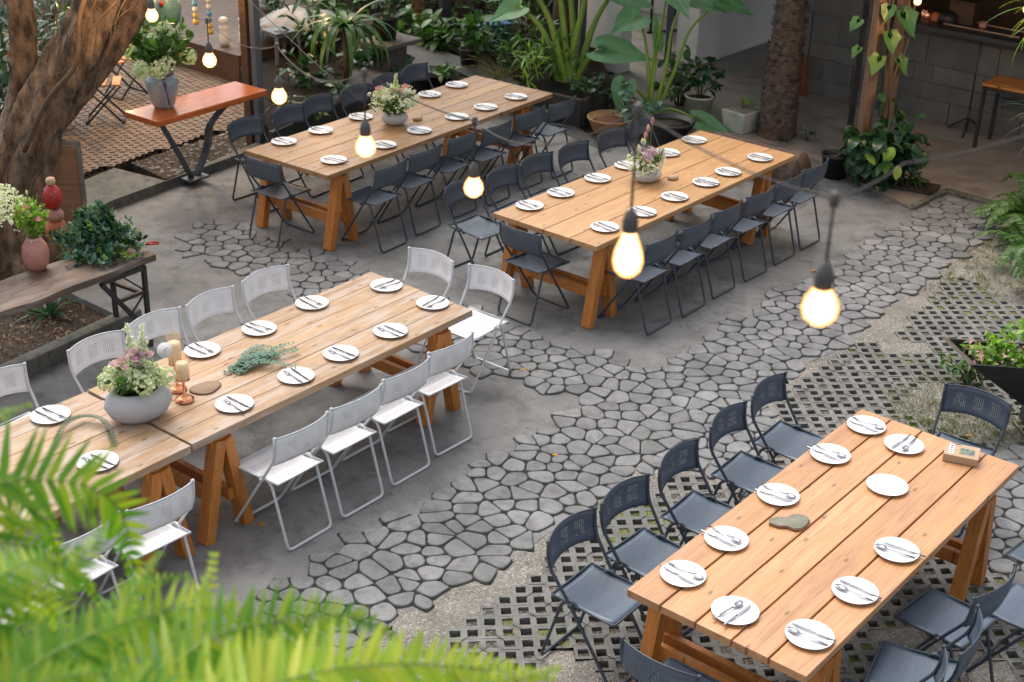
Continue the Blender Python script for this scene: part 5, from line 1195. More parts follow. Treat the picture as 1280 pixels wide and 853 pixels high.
# dark post and brown stumps behind
for k, (x, y, w_, m_) in enumerate([(556, 52, .12, 'blackmetal'), (522, 30, .14, 'postwood'), (703, 70, .26, 'palm'), (725, 92, .07, 'greymetal')]):
    q = at(x, y, BZ2); b = MB()
    if k == 2: b.tube([(0, 0, 0), (.02, 0, .8), (0, .03, 1.6), (.03, 0, 2.8)], [.17, .15, .14, .13], 14)
    else: b.box((0, 0, 1.2), (w_, w_, 2.5), rz=.4)
    o = b.build(['dark_post', 'timber_post', 'palm_stump', 'drain_pipe'][k], m_, smooth=(k == 2), loc=(q.x, q.y, BZ2)); tag(o, ['dark upright post behind the pond', 'brown timber post at the top centre left', 'dark brown trunk behind the taro stems', 'grey pipe against the white wall behind the taro'][k], ['post', 'post', 'trunk', 'pipe'][k])
# back fence to close the garden
b = MB(); 
for k in range(60): b.box((-7.5+k*.16, 0, 1.1), (.15, .03, 2.2+rnd(-.05, .05)))
o = b.build('timber_fence', 'darkwood', smooth=False, loc=(0, 22.6, 0)); tag(o, 'dark timber fence closing the garden behind the shrubs', 'fence')
# pale sheet / rock
q = at(372, 40, BZ2+.2); b = MB(); n = 14; vs = []
for j in range(n+1):
    for i in range(n+1):
        x, y = (i/n-.5)*1.0, (j/n-.5)*.8; vs.append((x, y, .42-.9*max(abs(x)*.9, abs(y))**1.6+.08*noise.noise(Vector((x*4, y*4, 1)))))
b.add(vs, [(j*(n+1)+i, j*(n+1)+i+1, (j+1)*(n+1)+i+1, (j+1)*(n+1)+i) for j in range(n) for i in range(n)]); o = b.build('dust_sheet', 'sheet', loc=(q.x, q.y, BZ2+.1)); sm = o.modifiers.new('s', 'SOLIDIFY'); sm.thickness = .03; tag(o, 'pale dusty sheet draped over a mound near the top left', 'sheet')

# taro (giant alocasia) behind the middle table
q = at(712, 132, 0)
def al(x, y, Y, tipx, L, W, nr=(0, -.5, .85), tip=None):
    return (aty(x, y, Y), tip or Vector((tipx, -.35, -.25)), Vector(nr), L, W)
Yq = q.y
t = alocasia('taro_plant', 'giant taro with thick green stems behind the back left table corner', (q.x, q.y, 0), [
    al(748, 62, Yq-.15, 1.0, .78, .50, (-.05, -.45, .9), Vector((.92, -.35, .0))), al(738, -30, Yq, .6, .7, .5), al(688, -50, Yq+.1, -.5, .7, .5), al(660, -20, Yq, -.8, .6, .42), al(712, -60, Yq+.3, .2, .7, .5), al(770, -15, Yq+.2, .7, .6, .4, (-.2, -.6, .7)), al(722, 108, Yq-.35, .2, .26, .2, (.2, -.8, .5), Vector((.15, -.2, -1))), al(650, 8, Yq+.3, -.7, .5, .35)], .045)
q = at(812, 150, 0); alocasia('taro_plant', 'taro with leaf tips reaching over the driftwood log', (q.x, q.y, 0), [
    al(868, 148, q.y-.35, .9, .62, .26, (-.1, -.6, .8), Vector((.9, -.45, -.25))), al(782, 103, q.y-.1, -.2, .42, .30, (-.2, -.9, .35), Vector((.1, .15, 1)) if False else Vector((-.15, -.2, -.5))), al(860, -8, q.y+.2, .8, .6, .42), al(822, 60, q.y+.1, .1, .5, .22, (.7, -.6, .1), Vector((-.1, 0, 1))), al(800, 20, q.y+.3, -.6, .5, .4), al(836, -20, q.y+.1, .2, .6, .4), al(900, 0, q.y+.1, .9, .5, .3)], .022)
bush('garden_plant', 'blue green shrub in front of the taro, above the black pot', at(795, 168, 0), 130, .34, .62, .12, .07, 'leaf_b', 'o', per=6, up=.6)
bush('garden_plant', 'dark leafy shrub left of the woven basket', at(745, 140, 0), 90, .35, .35, .14, .08, 'leaf_d', 'o', per=6, up=.6)
bush('garden_plant', 'round leaved shrub right of the taro by the pots', at(850, 135, .0), 110, .36, .75, .13, .09, 'leaf', 'o', per=5, up=.6)
# pots by the log
q = at(762, 170, 0); t = thing('woven_basket', 'round woven basket bowl full of brown coir', 'basket', (q.x, q.y, 0)); b = MB(); b.lathe([(0, 0), (.13, 0), (.20, .08), (.255, .2), (.265, .215), (.25, .22), (.235, .2), (.18, .16), (0, .15)], (0, 0, 0), 36); b.build('bowl', 'basket', t)
b = MB(); b.tube([(.258*math.cos(a/30*6.2832), .258*math.sin(a/30*6.2832), .217) for a in range(30)], .011, 6, closed=True); b.build('rim', 'basket', t)
b = MB(); b.lathe([(0, .21), (.12, .2), (.2, .175)], (0, 0, 0), 24, fn=lambda a, z: 1+.08*math.sin(a*5)); b.build('coir', 'coir', t)
q = at(835, 192, 0); pot('plant_pot', 'large black pot behind the middle table flowers', (q.x, q.y, 0), .26, .38, 'blackpot')
q = at(789, 150, 0); pot('plant_pot', 'small terracotta pot between the basket and the black pot', (q.x, q.y, 0), .10, .22, 'card')
q = at(872, 150, .03); pot('plant_pot', 'round pale cement pot behind the log', (q.x, q.y, .03), .17, .30, 'whitepot'); bush('potted_shrub', 'green plant in the round cement pot', (q.x, q.y, .3), 50, .3, .5, .15, .1, 'leaf_d', up=.8)
q = at(925, 163, .03); pot('plant_pot', 'square white stained pot with a small seedling', (q.x, q.y, .03), .17, .25, 'whitepot', square=True, rot=.75); bush('seedling', 'small seedling in the square white pot', (q.x, q.y, .28), 12, .1, .2, .1, .05, 'leaf_l', up=1)
# driftwood log
l0, l1 = at(862, 178, .18), at(1002, 214, .18); t = thing('driftwood_log', 'thick grey brown driftwood log lying behind the middle table', 'log', (l0.x, l0.y, 0)); b = MB(); e = l1-l0; e.z = 0
trunkmesh(b, [Vector((0, 0, .17)), e*.35+Vector((0, .03, .2)), e*.7+Vector((.02, 0, .19)), e+Vector((0, 0, .18))], [.14, .16, .17, .19], 20, 3, 9, .12); b.build('trunk', 'log', t)
b = MB(); b.lathe([(0, 0), (.13, .0), (.16, -.02)], e+Vector((0, 0, .18)), 16, M=e.to_track_quat('Z', 'Y').to_matrix()); b.build('sawn_end', 'palm', t)
# palm trunk
q = at(970, 172, .0); t = thing('palm_tree', 'rough ringed palm trunk in front of the block wall', 'tree', (q.x, q.y, 0)); b = MB()
K = 120; b.tube([(0, 0, 2.9*i/K) for i in range(K+1)], [(.215-.05*min(1, i/K*2.2))*(1+.05*((i*.9) % 2 > 1)) for i in range(K+1)], 20)
for i in range(len(b.v)): v = Vector(b.v[i]); k = 1+.10*noise.noise(Vector((v.x*9, v.y*9, v.z*14)))+.05*noise.noise(v*40); b.v[i] = (v.x*k, v.y*k, v.z)
rs = random.Random(4)
for i in range(520):
    a = rs.uniform(0, 6.28); z = rs.uniform(.15, 2.9); r_ = .19-.03*z/2.9*1.2; b.leaf((math.cos(a)*r_, math.sin(a)*r_, z), (math.cos(a)*.6, math.sin(a)*.6, 1), (math.cos(a), math.sin(a), -.3), .045, .06, -.5, 'o', 2)
b.build('trunk', 'palm', t)
b = MB()
for i in range(9):
    a = i*.7; b.leaf((0, 0, 2.9), (math.cos(a), math.sin(a), .7), (0, 0, 1), 1.6, .4, 1.5, 'l', 8)
b.build('crown', 'leaf', t)
strap('grass_clump', 'small tuft growing at the foot of the palm trunk', at(982, 180, 0), 22, .3, .018, .8, 'leaf', elev=(.7, 1.5))
bush('garden_plant', 'small bluish plant right of the palm foot', at(1008, 175, .03), 16, .14, .25, .09, .03, 'leaf_b', up=1)
# vines on the post, philodendron mound at its foot
pv = Vector((pb.x, pb.y, 0)); t = plant('climbing_vine', 'variegated climbing vine with big leaves on the timber posts', pv, None); b = MB(); lf = MB(); lf2 = MB(); rs = random.Random(9)
for s_ in range(4): b.tube(bez([Vector((rs.uniform(0, .35), -.05, 0)), Vector((rs.uniform(.05, .3), -.1, .8)), Vector((rs.uniform(.05, .35), -.08, 1.8)), Vector((rs.uniform(0, .35), -.1, 2.8))], 16), .011, 6)
b.build('stem', 'stem_b', t)
for (x, y, L_, tx) in [(1100, 72, .24, -.4), (1122, 74, .24, .6), (1112, 42, .26, .2), (1128, 16, .34, .5), (1074, 60, .15, -.6), (1074, 25, .18, -.7), (1112, 8, .2, -.2)]:
    P = aty(x, y, pb.y-.12)-pv; bigleaf(lf if (x, y) in ((1100, 72),) else lf2, P, Vector((tx, -.3, -.8)), Vector((tx*.9+rs.uniform(-.4, .4), -.7, .55+rs.uniform(-.3, .3))), L_, L_*.78, .10, .25)
lf.build('foliage', 'leaf_v', t); lf2.build('foliage', 'leaf_big2', t)
random.seed(91)
t = bush('philodendron', 'dense dark heart leaved mound around the foot of the posts', at(1098, 236, 0), 420, .42, .95, .17, .10, 'leaf_d', 'o', per=7, up=-.3, droop=1.1)
b = MB()
for _ in range(5): P = Vector((rnd(-.3, .3), -.35, rnd(.3, .7))); b.leaf(P, (rnd(-1, 1), -.6, -.4), (0, -.5, 1), .15, .09, .6, 'o', 4)
b.build('bright_leaf', 'leaf_l', t)
bush('garden_plant', 'low leafy sprigs right of the dark mound', at(1130, 238, .0), 60, .25, .3, .12, .05, 'leaf', 'l', up=.4)
q = at(1050, 225, 0); pot('plant_pot', 'dark pot tucked left of the dark leafy mound', (q.x-.05, q.y+.1, 0), .15, .25, 'blackpot')
b = MB(); q = at(1140, 238, 0); b.box((0, 0, .03), (.5, .3, .07), rz=-.5); o = b.build('litter_patch', 'soil', loc=(q.x, q.y, 0), smooth=False); struct(o)
# fern clump at the right edge
random.seed(5)
for fx_, fy_, fl_ in ((1300, 345, 'leafy green fern clump at the right edge beside the path'), (1290, 290, 'smaller fern clump behind the other at the right edge')):
  q = at(fx_, fy_, 0); t = plant('fern', fl_, (q.x, q.y, 0))
  for k in range(30):
    a = R(rnd(60, 330)); L_ = rnd(.45, .8); el = rnd(.5, 1.1); d = Vector((math.cos(a), math.sin(a), 0)); b = MB()
    frond(b, [Vector((0, 0, 0)), d*L_*.3+Vector((0, 0, L_*.45*el)), d*L_*.65+Vector((0, 0, L_*.6*el)), d*L_+Vector((0, 0, L_*.35*el))], .085, .02, sp=.022); b.build('frond', ['leaf', 'stem'], t)
q = at(1300, 130, .03)
t = strap('spider_plant', 'long thin green leaves of a hanging plant at the top right', aty(1330, 20, 12.6), 60, .75, .016, 1.6, 'leaf_l', elev=(.0, 1.3), seg=9)
t2 = strap('spider_plant', 'pale thin leaves reaching in at the right edge below the bar table', aty(1330, 150, 12.6), 46, .7, .012, 1.3, 'leaf_b', elev=(-.2, 1.0), seg=9)
for o, lab, zz in ((t, 'hanging pot holding the thin leaved plant at top right', 0), (t2, 'pot of the pale thin leaved plant at the right edge', 0)):
    l = o.location; b = MB(); h_ = l.z if o is t2 else .3
    pt_ = pot('plant_pot', lab, (l.x, l.y, l.z-h_+.02), .15, h_, 'blackpot')
    if o is t: b = MB(); b.tube([(0, 0, .3), (0, 0, 2.95-l.z+.3)], .004, 5); b.build('cord', 'cable', pt_)
# black trough planter
PZ = .56; pts = [at(1176, 422, PZ), at(1212, 456, PZ), at(1285, 461, PZ)]
e1 = (pts[2]-pts[1]).normalized(); e2 = (pts[0]-pts[1]); Lp = 1.5
c0 = pts[1]; A = [c0, c0+e1*Lp, c0+e1*Lp+e2*1.0, pts[0]]; cen = sum(A, Vector())/4
t = thing('trough_planter', 'black flared trough planter full of small greens at the right edge', 'planter', (cen.x, cen.y, 0)); b = MB(); th = .035
def ringp(k, z): return [((p.x-cen.x)*k, (p.y-cen.y)*k, z) for p in A]
r0, r1, r2, r3 = ringp(.34, .20), ringp(1, PZ), ringp(.93, PZ), ringp(.8, PZ-.12)
b.add(r0+r1+r2+r3, [(3, 2, 1, 0)]+[(i, (i+1) % 4, 4+(i+1) % 4, 4+i) for i in range(4)]+[(4+i, 4+(i+1) % 4, 8+(i+1) % 4, 8+i) for i in range(4)]+[(8+i, 8+(i+1) % 4, 12+(i+1) % 4, 12+i) for i in range(4)]+[(12, 13, 14, 15)]); b.build('trough', 'blackpot', t, smooth=False, bevel=.006)
b = MB(); b.box((0, 0, .1), (.34, .26, .2)); b.build('stand', 'blackmetal', t, smooth=False)
random.seed(19)
for mat, n, L_, lab in (('leaf_l', 260, .05, 'greens'), ('leaf', 90, .05, 'greens'), ('litter', 0, 0, ''), ('fl_pink', 60, .03, 'red_sprigs')):
    if not n: continue
    b = MB()
    for _ in range(n):
        s_, r_ = rnd(.05, .95), rnd(.1, .9); s_ = s_*(.45 if mat == 'fl_pink' else 1); P = (c0.lerp(A[1], s_)).lerp(A[3].lerp(A[2], s_), r_)*.9+cen*.1; P = P-cen; P.z = PZ-.06
        hgt = rnd(.02, .12)+(.22*max(0, 1-abs(s_-.32)*5) if mat == 'leaf_l' and r_ > .4 else 0)
        for _k in range(4): b.leaf(P+Vector((rnd(-.03, .03), rnd(-.03, .03), hgt*rnd(.5, 1))), rv()+Vector((0, 0, .3)), Vector((0, 0, 1))+rv()*.5, L_*rnd(.7, 1.6), L_*rnd(.4, .8), .4, 'o', 3)
    b.build(lab, 'fl_pink' if mat == 'fl_pink' else mat, t)
bush('garden_plant', 'feathery weeds under the tip of the trough planter', at(1208, 478, 0), 120, .26, .34, .10, .03, 'leaf', 'l', per=8, up=.4)

# ------------------------------------------------------------------ table decoration
def stonebowl(name, label, loc, rx, ry, h, mat, rz):
    t = thing(name, label, 'bowl', loc, rz); b = MB(); b.lathe([(0, .0), (.55, .0), (.85, .22*h), (1.0, .52*h), (.93, .82*h), (.72, 1.0*h), (.62, .98*h), (.6, .8*h), (0, .75*h)], (0, 0, 0), 36, sx=rx, sy=ry, fn=lambda a, z: 1+.03*math.sin(a*2+1)); b.build('body', mat, t)
    b = MB(); b.lathe([(0, .9*h), (.62, .92*h)], (0, 0, 0), 20, sx=rx, sy=ry); b.build('foam', 'soil', t); return t
random.seed(61)
zt = .751
q = at(175, 522, zt); q.z = zt; stonebowl('flower_bowl', 'large oval grey stone bowl on the weathered table', q, .20, .15, .20, 'stonebowl', .5)
bouquet('flower_bunch', 'hydrangea, lilac roses and white spikes in the large stone bowl', q+Vector((0, 0, .185)), [('ball', 'fl_cream', 15, .18, .13, .062), ('rose', 'fl_lilac', 9, .12, .23, .036), ('spike', 'fl_white', 5, .10, .46, .034), ('green', '', 16, .19, .18, .05), ('ball', 'fl_lilac', 3, .08, .27, .02)])
q = at(493, 155, zt); q.z = zt; stonebowl('flower_bowl', 'pale round bowl on the back left table', q, .13, .12, .12, 'stonebowl', 0)
bouquet('flower_bunch', 'white and pink mixed flowers on the back left table', q+Vector((0, 0, .11)), [('ball', 'fl_white', 11, .19, .21, .045), ('rose', 'fl_lilac', 8, .17, .17, .042), ('dots', 'fl_white', 12, .21, .18, .036), ('spike', 'fl_cream', 3, .08, .48, .036), ('rose', 'fl_pink', 4, .18, .26, .04), ('green', '', 24, .24, .22, .06)])
q = at(809, 226, zt); q.z = zt; stonebowl('flower_bowl', 'squat grey stone bowl on the middle pine table', q, .135, .11, .10, 'stonebowl', .6)
bouquet('flower_bunch', 'purple blooms and pale tulips on the middle pine table', q+Vector((0, 0, .09)), [('ball', 'fl_lilac', 7, .11, .20, .045), ('dots', 'fl_white', 18, .15, .11, .03), ('tulip', 'fl_pink', 3, .15, .40, .07), ('green', '', 16, .16, .24, .05), ('tulip', 'fl_white', 4, .16, .26, .06)])
def pebble(name, label, x, y, rx, ry, h, mat, cat='stone', rz=.5):
    q = at(x, y, zt); b = MB(); b.lathe([(0, 0), (.9, 0), (1, .5*h), (.85, h), (0, h)], (0, 0, 0), 22, sx=rx, sy=ry, fn=lambda a, z: 1+.1*math.sin(a*2+.5)+.06*math.sin(a*3)); o = b.build(name, mat, loc=(q.x, q.y, zt)); o.rotation_euler.z = rz; return tag(o, label, cat)
pebble('flat_stone', 'small pale stone beside the bowl on the middle pine table', 841, 224, .055, .045, .03, 'card')
pebble('flat_stone', 'small pale stone beside the bowl on the back left table', 522, 150, .05, .04, .03, 'card')
pebble('wood_slice', 'round slice of wood on the weathered table', 257, 486, .098, .085, .012, 'woodslice', 'wood slice')
q = at(986, 655, zt); t = thing('flat_stone', 'flat green grey stone lying on the front right table', 'stone', (q.x, q.y, zt), .1)
out = [(-.115, -.01), (-.10, .035), (-.05, .05), (0, .045), (.03, .07), (.08, .075), (.115, .05), (.12, .01), (.09, -.04), (.05, -.075), (.01, -.08), (-.02, -.05), (-.07, -.045)]
b = MB(); b.prism(out, 0, .014); b.build('stone', 'slate_rim', t, smooth=False, bevel=.004); b = MB(); b.prism([(x*.95, y*.93) for x, y in out], .0145, .018); b.build('top_face', 'slate', t, smooth=False, bevel=.002)
# card box with labels
q = at(1202, 567, zt+.03); t = thing('card_box', 'brown card box with printed labels on the front right table', 'box', (q.x, q.y, zt), R(-20))
b = MB(); b.box((0, 0, .024), (.20, .155, .048)); b.build('carton', 'card', t, smooth=False, bevel=.003)
b = MB(); b.box((.03, -.005, .0488), (.085, .07, .001)); b.build('picture_label', 'photo', t, smooth=False)
b = MB(); b.box((-.06, 0, .0488), (.028, .115, .001)); q_ = b.build('text_label', 'label_w', t, smooth=False)
b = MB()
for k, (y, w_, h_) in enumerate([(.04, .018, .012), (.012, .014, .012), (-.014, .016, .010), (-.038, .02, .008)]): b.box((-.06, y, .0496), (w_, h_, .0006))
b.build('print', 'ink', q_, smooth=False)
b = MB(); b.box((-.03, .067, .0488), (.03, .008, .001)); b.build('black_tab', 'ink', t, smooth=False)
# candle holders
for k, (x, y) in enumerate([(231, 501), (222, 488)]):
    q = at(x, y, zt); t = thing('candle_holder', ['rose gold stemmed glass candle holder, the one nearer the camera', 'rose gold stemmed glass candle holder, tucked behind the other'][k], 'candle holder', (q.x, q.y, zt), 0, 'candle holders')
    hz = (1.38, 1.75)[k]; w_ = 1.22
    b = MB(); b.lathe([(0, 0), (.045*w_, 0), (.048*w_, .014), (.030*w_, .026), (.009, .04), (.008, .09*hz), (.016, .10*hz), (.034*w_, .107*hz), (0, .108*hz)], (0, 0, 0), 28); b.build('foot', 'copper', t)
    b = MB(); b.lathe([(.030*w_, .109*hz), (.036*w_, .12*hz), (.037*w_, .225*hz), (.0355*w_, .225*hz), (.0345*w_, .122*hz), (0, .114*hz)], (0, 0, 0), 28); b.build('glass', 'glass', t); b = MB(); b.lathe([(0, .116*hz), (.031*w_, .116*hz), (.031*w_, .19*hz), (0, .191*hz)], (0, 0, 0), 20); b.build('candle', 'wax', t)
q = at(206, 405, .76); b = MB(); b.lathe([(0, 0), (.048, 0), (.048, .003), (0, .003)], (0, 0, 0), 22, M=Matrix.Rotation(R(62), 3, 'X')); P = aty(207, 380+0, at(212, 487, zt).y)
t = thing('place_card', 'round white card with a red stroke on the candle holder', 'card', aty(206, 438, at(222, 488, zt).y-.10)); b.build('disc', 'label_w', t); b = MB(); b.beam((-.018, -.003, -.01), (.018, -.004, .022), .004, .002); b.build('stroke', 'red', t, smooth=False)
# eucalyptus on the table
random.seed(17)
q = at(322, 455, zt); t = thing('eucalyptus_sprig', 'blue green eucalyptus bunch lying on the weathered table', 'greenery', (q.x, q.y, zt)); lf, st = MB(), MB()
for k in range(16):
    a0 = at(280+rnd(0, 25), 466+rnd(-5, 3), zt)-q; a1 = at(rnd(318, 372), rnd(433, 462), zt)-q; a0.z = .012; a1.z = rnd(.01, .035); m_ = (a0+a1)/2; m_.z = rnd(.02, .06); P = bez([a0, m_, a1], 14); st.tube(P, .0016, 4)
    for P_i in P:
        for s_ in (-1, 1): lf.leaf(P_i, (a1-a0).normalized()*.5+Vector((-(a1-a0).y, (a1-a0).x, 0)).normalized()*s_+Vector((0, 0, rnd(0, .7))), (0, 0, 1), rnd(.018, .034), .014, .2, 'o', 3)
lf.build('leaves', 'leaf_b', t); st.build('twigs', 'stem', t)
q = at(110, 545, zt); t = thing('leaf_garland', 'dark curved sprig arching over the left weathered table', 'greenery', (q.x, q.y, zt)); lf = MB()
for off, hh in ((0, .05), (.03, .03)):
    c_ = [at(66, 562, zt)-q+Vector((0, off, hh*.3)), at(82, 540, zt)-q+Vector((0, off, hh)), at(105, 530, zt)-q+Vector((0, off, hh)), at(130, 536, zt)-q+Vector((0, off, hh)), at(143, 560, zt)-q+Vector((0, off, .01))]
    P = bez(c_, 44)
    for i, p in enumerate(P):
        for s_ in (-1, 1): tn = (P[min(i+1, len(P)-1)]-P[max(i-1, 0)]).normalized(); lf.leaf(p, tn.cross(Vector((0, 0, 1)))*s_+Vector((0, 0, .5)), (0, 0, 1), .02, .012, .2, 'o', 3)
lf.build('leaves', 'leaf_d', t)

# ------------------------------------------------------------------ string lights
def bulb(label, x, y, dia, D=None, shape='round', cord=.25, top=None, point=0):
    D = D or FPX*dia/1.0; P = atd(x, y, D); r_ = dia/2; t = thing('bulb_light', label, 'light bulb', P, 0, 'string light bulbs')
    s = r_
    if shape == 'pear': prof = [(0, -1.35*s), (.5*s, -1.22*s), (.85*s, -.85*s), (1.0*s, -.25*s), (.93*s, .3*s), (.7*s, 1.0*s), (.48*s, 1.6*s), (.42*s, 1.9*s)]; ztop = 1.85*s
    else: prof = [(0, -1.0*s), (.45*s, -.9*s), (.85*s, -.55*s), (1.0*s, -.05*s), (.9*s, .45*s), (.6*s, .95*s), (.45*s, 1.25*s)]; ztop = 1.2*s
    b = MB(); b.lathe(prof, (0, 0, 0), 28); g = b.build('bulb_glass', 'bulb_shell', t)
    b = MB(); b.lathe([(r*.86, z*.90) for r, z in prof], (0, 0, 0), 20); b.build('glow', 'bulb_core', g)
    b = MB(); b.lathe([(.46*s, ztop-.1*s), (.5*s, ztop), (.52*s, ztop+.6*s), (.40*s, ztop+1.1*s), (.15*s, ztop+1.4*s), (.08*s, ztop+1.5*s)], (0, 0, 0), 20); b.build('socket', 'socket', t)
    b = MB(); b.tube([(0, 0, ztop+1.4*s), (0, 0, ztop+1.4*s+cord)], .0028, 6); b.build('cord', 'cable', t)
    if point:
        l = bpy.data.lights.new('bulb', 'POINT'); l.energy = point; l.color = (1, .56, .22); l.shadow_soft_size = .04; lo = bpy.data.objects.new('bulb_lamp', l); col.objects.link(lo); lo.parent = t; lo.location = (0, 0, -s*1.6)
    return P+Vector((0, 0, ztop+1.4*s+cord))
n1 = bulb('largest round lit bulb at the right, over the flagstones', 1025, 385, .066, 2.55, cord=.115)
n2 = bulb('pear shaped lit bulb in front of the middle table', 785, 322, .062, 2.85, 'pear', cord=.20)
n4 = bulb('small lit bulb hanging left of the middle table corner', 592, 235, .062, 4.4, cord=.13)
n3 = bulb('lit bulb hanging over the back left table', 457, 184, .062, 4.25, cord=.14)
n5 = bulb('lit bulb in front of the metal stool', 349, 121, .062, 5.8, cord=.12)
n6 = bulb('lit bulb below the bead strings', 262, 76, .066, 6.9, cord=.1, point=2)
n7 = bulb('lit bulb left of the pale green lantern', 190, 20, .066, 7.8, cord=.1, point=5)
n8 = bulb('lit bulb above the left end of the bar counter', 1147, 2, .075, 14.6, cord=.5, point=14)
n9 = bulb('lit bulb at the right frame edge over the counter', 1284, 12, .075, 14.0, cord=.5, point=16)
n10 = bulb('lit bulb just above the picture beside the leaning trunk', 120, -30, .066, 11.7, cord=.2, point=22)
for x_, y_, D_, lab_, e_ in ((215, -60, 15.2, 'unseen bulb added for warm light over the wooden deck', 24), (130, -45, 16.5, 'unseen bulb added for warm light over the lattice floor', 42), (400, -60, 17.5, 'lit bulb above the picture over the back bed', 18)): bulb(lab_, x_, y_, .075, D_, cord=.4, point=e_)  # unseen bulbs, added for the warm light on deck and lattice floor
t = thing('light_cable', 'black cable of the string lights crossing above the tables', 'cable', (0, 0, 0))
chain = [n10+Vector((-1.2, .5, .1)), n10, n7, n6, n5, n3, n4, n2, n1, atd(1130, 205, 2.6), atd(1420, 110, 2.9)]
pth = []
for a, c in zip(chain, chain[1:]):
    sag = .045*(c-a).length
    for k in range(10): f = k/10; pth.append(a.lerp(c, f)-Vector((0, 0, sag*4*f*(1-f))))
pth.append(chain[-1]); b = MB(); b.tube(pth, .0019, 6); b.build('cord', 'cable', t)
for p in (n1, n2, n3, n4, n5, n6): b = MB(); b.lathe([(0, -.016), (.008, -.013), (.009, .009), (.004, .014), (0, .014)], p, 12); b.build('clip', 'socket', t)
b = MB(); a_, c_ = n6+Vector((-.3, .3, .1)), aty(640, 300, 9); b.tube([aty(300, -10, 8.5), aty(400, 85, 8), aty(470, 140, 7.6)], .0025, 5); o = b.build('thin_wire', 'cable'); tag(o, 'thin dark wire crossing the upper left in front of the plants', 'wire')

# ------------------------------------------------------------------ foreground fern on the balcony
random.seed(99)
t = thing('balcony_ledge', 'balcony wall below the camera, outside the picture', 'wall', (0, .2, 0)); b = MB(); b.box((-.6, .3, 1.4), (5.5, .25, 2.8)); b.build('wall', 'white_wall', t, smooth=False)
b = MB(); b.box((-.8, .75, 2.95), (3.0, .35, .28)); o = b.build('planter_box', 'kerb', smooth=False, bevel=.01); tag(o, 'cement planter box on the balcony below the picture', 'planter')
b = MB(); b.box((-.8, .75, 2.76), (3.0, .9, .1)); b.build('shelf', 'kerb', t, smooth=False)
def plantfern(label, root, fr):
    t = plant('fern', label, root); B = Vector(root)
    for pts, pin, mat, W, sp in fr:
        Q = [atd(x, y, D*1.36)-B for x, y, D in pts]; pin *= 1.36; W *= .92; sp *= 1.25; b = MB(); m0 = Q[0]*.45+Vector((0, 0, .10)); 
        vdir = (CP-(B+Q[len(Q)//2])).normalized()
        frond(b, [Vector((0, 0, 0)), m0]+Q, pin, W, sp=sp, rr=.0035, face=(vdir+Vector((0, 0, .35))+rv()*.15).normalized(), droop=.35, pshape='f'); b.build('frond', [mat, 'stem'], t)
rl = (-1.25, .80, 3.08); rb = (-.6, .78, 3.08)
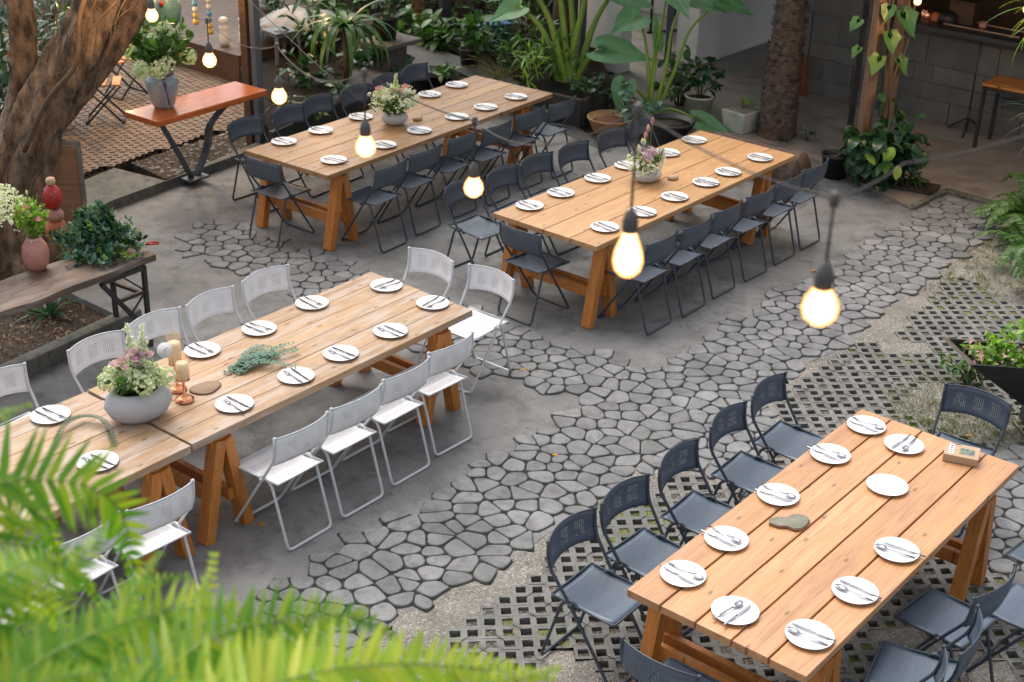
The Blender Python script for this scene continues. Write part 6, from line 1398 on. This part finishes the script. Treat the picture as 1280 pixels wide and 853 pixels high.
plantfern('large blurred fern fronds in the lower left foreground', rl, [
    ([(-110, 700, 1.75), (-20, 612, 1.75), (60, 600, 1.78), (120, 612, 1.80), (155, 650, 1.82), (170, 735, 1.85)], .125, 'fern', .021, .0165),
    ([(-120, 640, 1.7), (-60, 560, 1.75), (0, 520, 1.8), (38, 505, 1.85)], .06, 'fern', .014, .014),
    ([(-100, 900, 1.8), (-30, 800, 1.8), (50, 740, 1.8), (110, 690, 1.85), (140, 640, 1.9)], .085, 'fern', .017, .0145),
    ([(-60, 950, 1.6), (20, 850, 1.6), (100, 800, 1.62), (190, 770, 1.65), (250, 790, 1.7)], .085, 'fern', .017, .014),
    ([(-100, 850, 1.6), (-50, 760, 1.6), (0, 720, 1.6), (60, 700, 1.65), (120, 740, 1.7)], .08, 'fern', .016, .014),
    ([(-80, 1000, 1.5), (-20, 900, 1.5), (60, 850, 1.5), (160, 840, 1.5)], .07, 'fern', .016, .013),
    ([(-160, 760, 1.9), (-60, 690, 1.9), (20, 680, 1.92), (80, 700, 1.95), (130, 760, 2.0)], .075, 'fern', .016, .0145),
    ([(-100, 980, 1.75), (0, 860, 1.75), (60, 790, 1.78), (90, 730, 1.8), (100, 680, 1.82)], .07, 'fern', .016, .0145),
    ([(-40, 1000, 1.6), (40, 880, 1.6), (120, 800, 1.65), (180, 720, 1.7), (200, 690, 1.75)], .07, 'fern', .016, .0145),
    ([(-170, 700, 1.85), (-80, 620, 1.85), (-10, 600, 1.87), (50, 640, 1.9), (80, 720, 1.95)], .075, 'fern', .016, .0145),
    ([(-160, 830, 1.7), (-90, 750, 1.7), (-20, 730, 1.72), (50, 750, 1.75), (100, 810, 1.8)], .08, 'fern_y', .016, .0145),
    ([(-150, 900, 1.9), (-90, 820, 1.9), (-20, 790, 1.9), (60, 800, 1.9), (130, 850, 1.95)], .085, 'fern', .016, .0145)])
plantfern('lime green blurred fern fronds along the bottom edge', rb, [
    ([(160, 950, 1.75), (200, 850, 1.75), (235, 770, 1.78), (262, 725, 1.8), (268, 690, 1.82)], .075, 'fern_y', .017, .0145),
    ([(100, 980, 1.6), (180, 870, 1.6), (260, 800, 1.62), (350, 775, 1.65), (440, 770, 1.7), (500, 800, 1.72)], .085, 'fern', .017, .014),
    ([(200, 1000, 1.5), (300, 880, 1.52), (400, 840, 1.55), (520, 830, 1.6), (640, 840, 1.66), (690, 850, 1.7)], .085, 'fern_y', .019, .015),
    ([(100, 1000, 1.55), (200, 900, 1.55), (280, 850, 1.55), (380, 830, 1.6), (470, 850, 1.65)], .085, 'fern_y', .018, .014),
    ([(60, 960, 1.7), (120, 850, 1.7), (170, 790, 1.7), (230, 760, 1.7), (300, 770, 1.75), (350, 800, 1.78)], .08, 'fern_y', .016, .014),
    ([(0, 1000, 1.5), (90, 900, 1.5), (180, 860, 1.5), (280, 870, 1.5)], .08, 'fern', .018, .014),
    ([(40, 980, 1.9), (110, 850, 1.9), (150, 780, 1.9), (185, 730, 1.92), (240, 720, 1.95)], .07, 'fern', .016, .0145),
    ([(160, 1000, 1.8), (240, 880, 1.8), (320, 815, 1.8), (400, 790, 1.85), (450, 765, 1.9)], .075, 'fern', .016, .0145),
    ([(240, 1000, 1.7), (340, 900, 1.7), (430, 850, 1.72), (500, 820, 1.75), (545, 812, 1.8)], .07, 'fern', .016, .0145),
    ([(360, 1000, 1.6), (460, 900, 1.6), (560, 860, 1.62), (640, 850, 1.65), (700, 835, 1.7)], .07, 'fern_y', .018, .0145),
    ([(300, 1050, 1.5), (420, 930, 1.5), (520, 890, 1.5), (600, 900, 1.5)], .075, 'fern', .018, .014)])
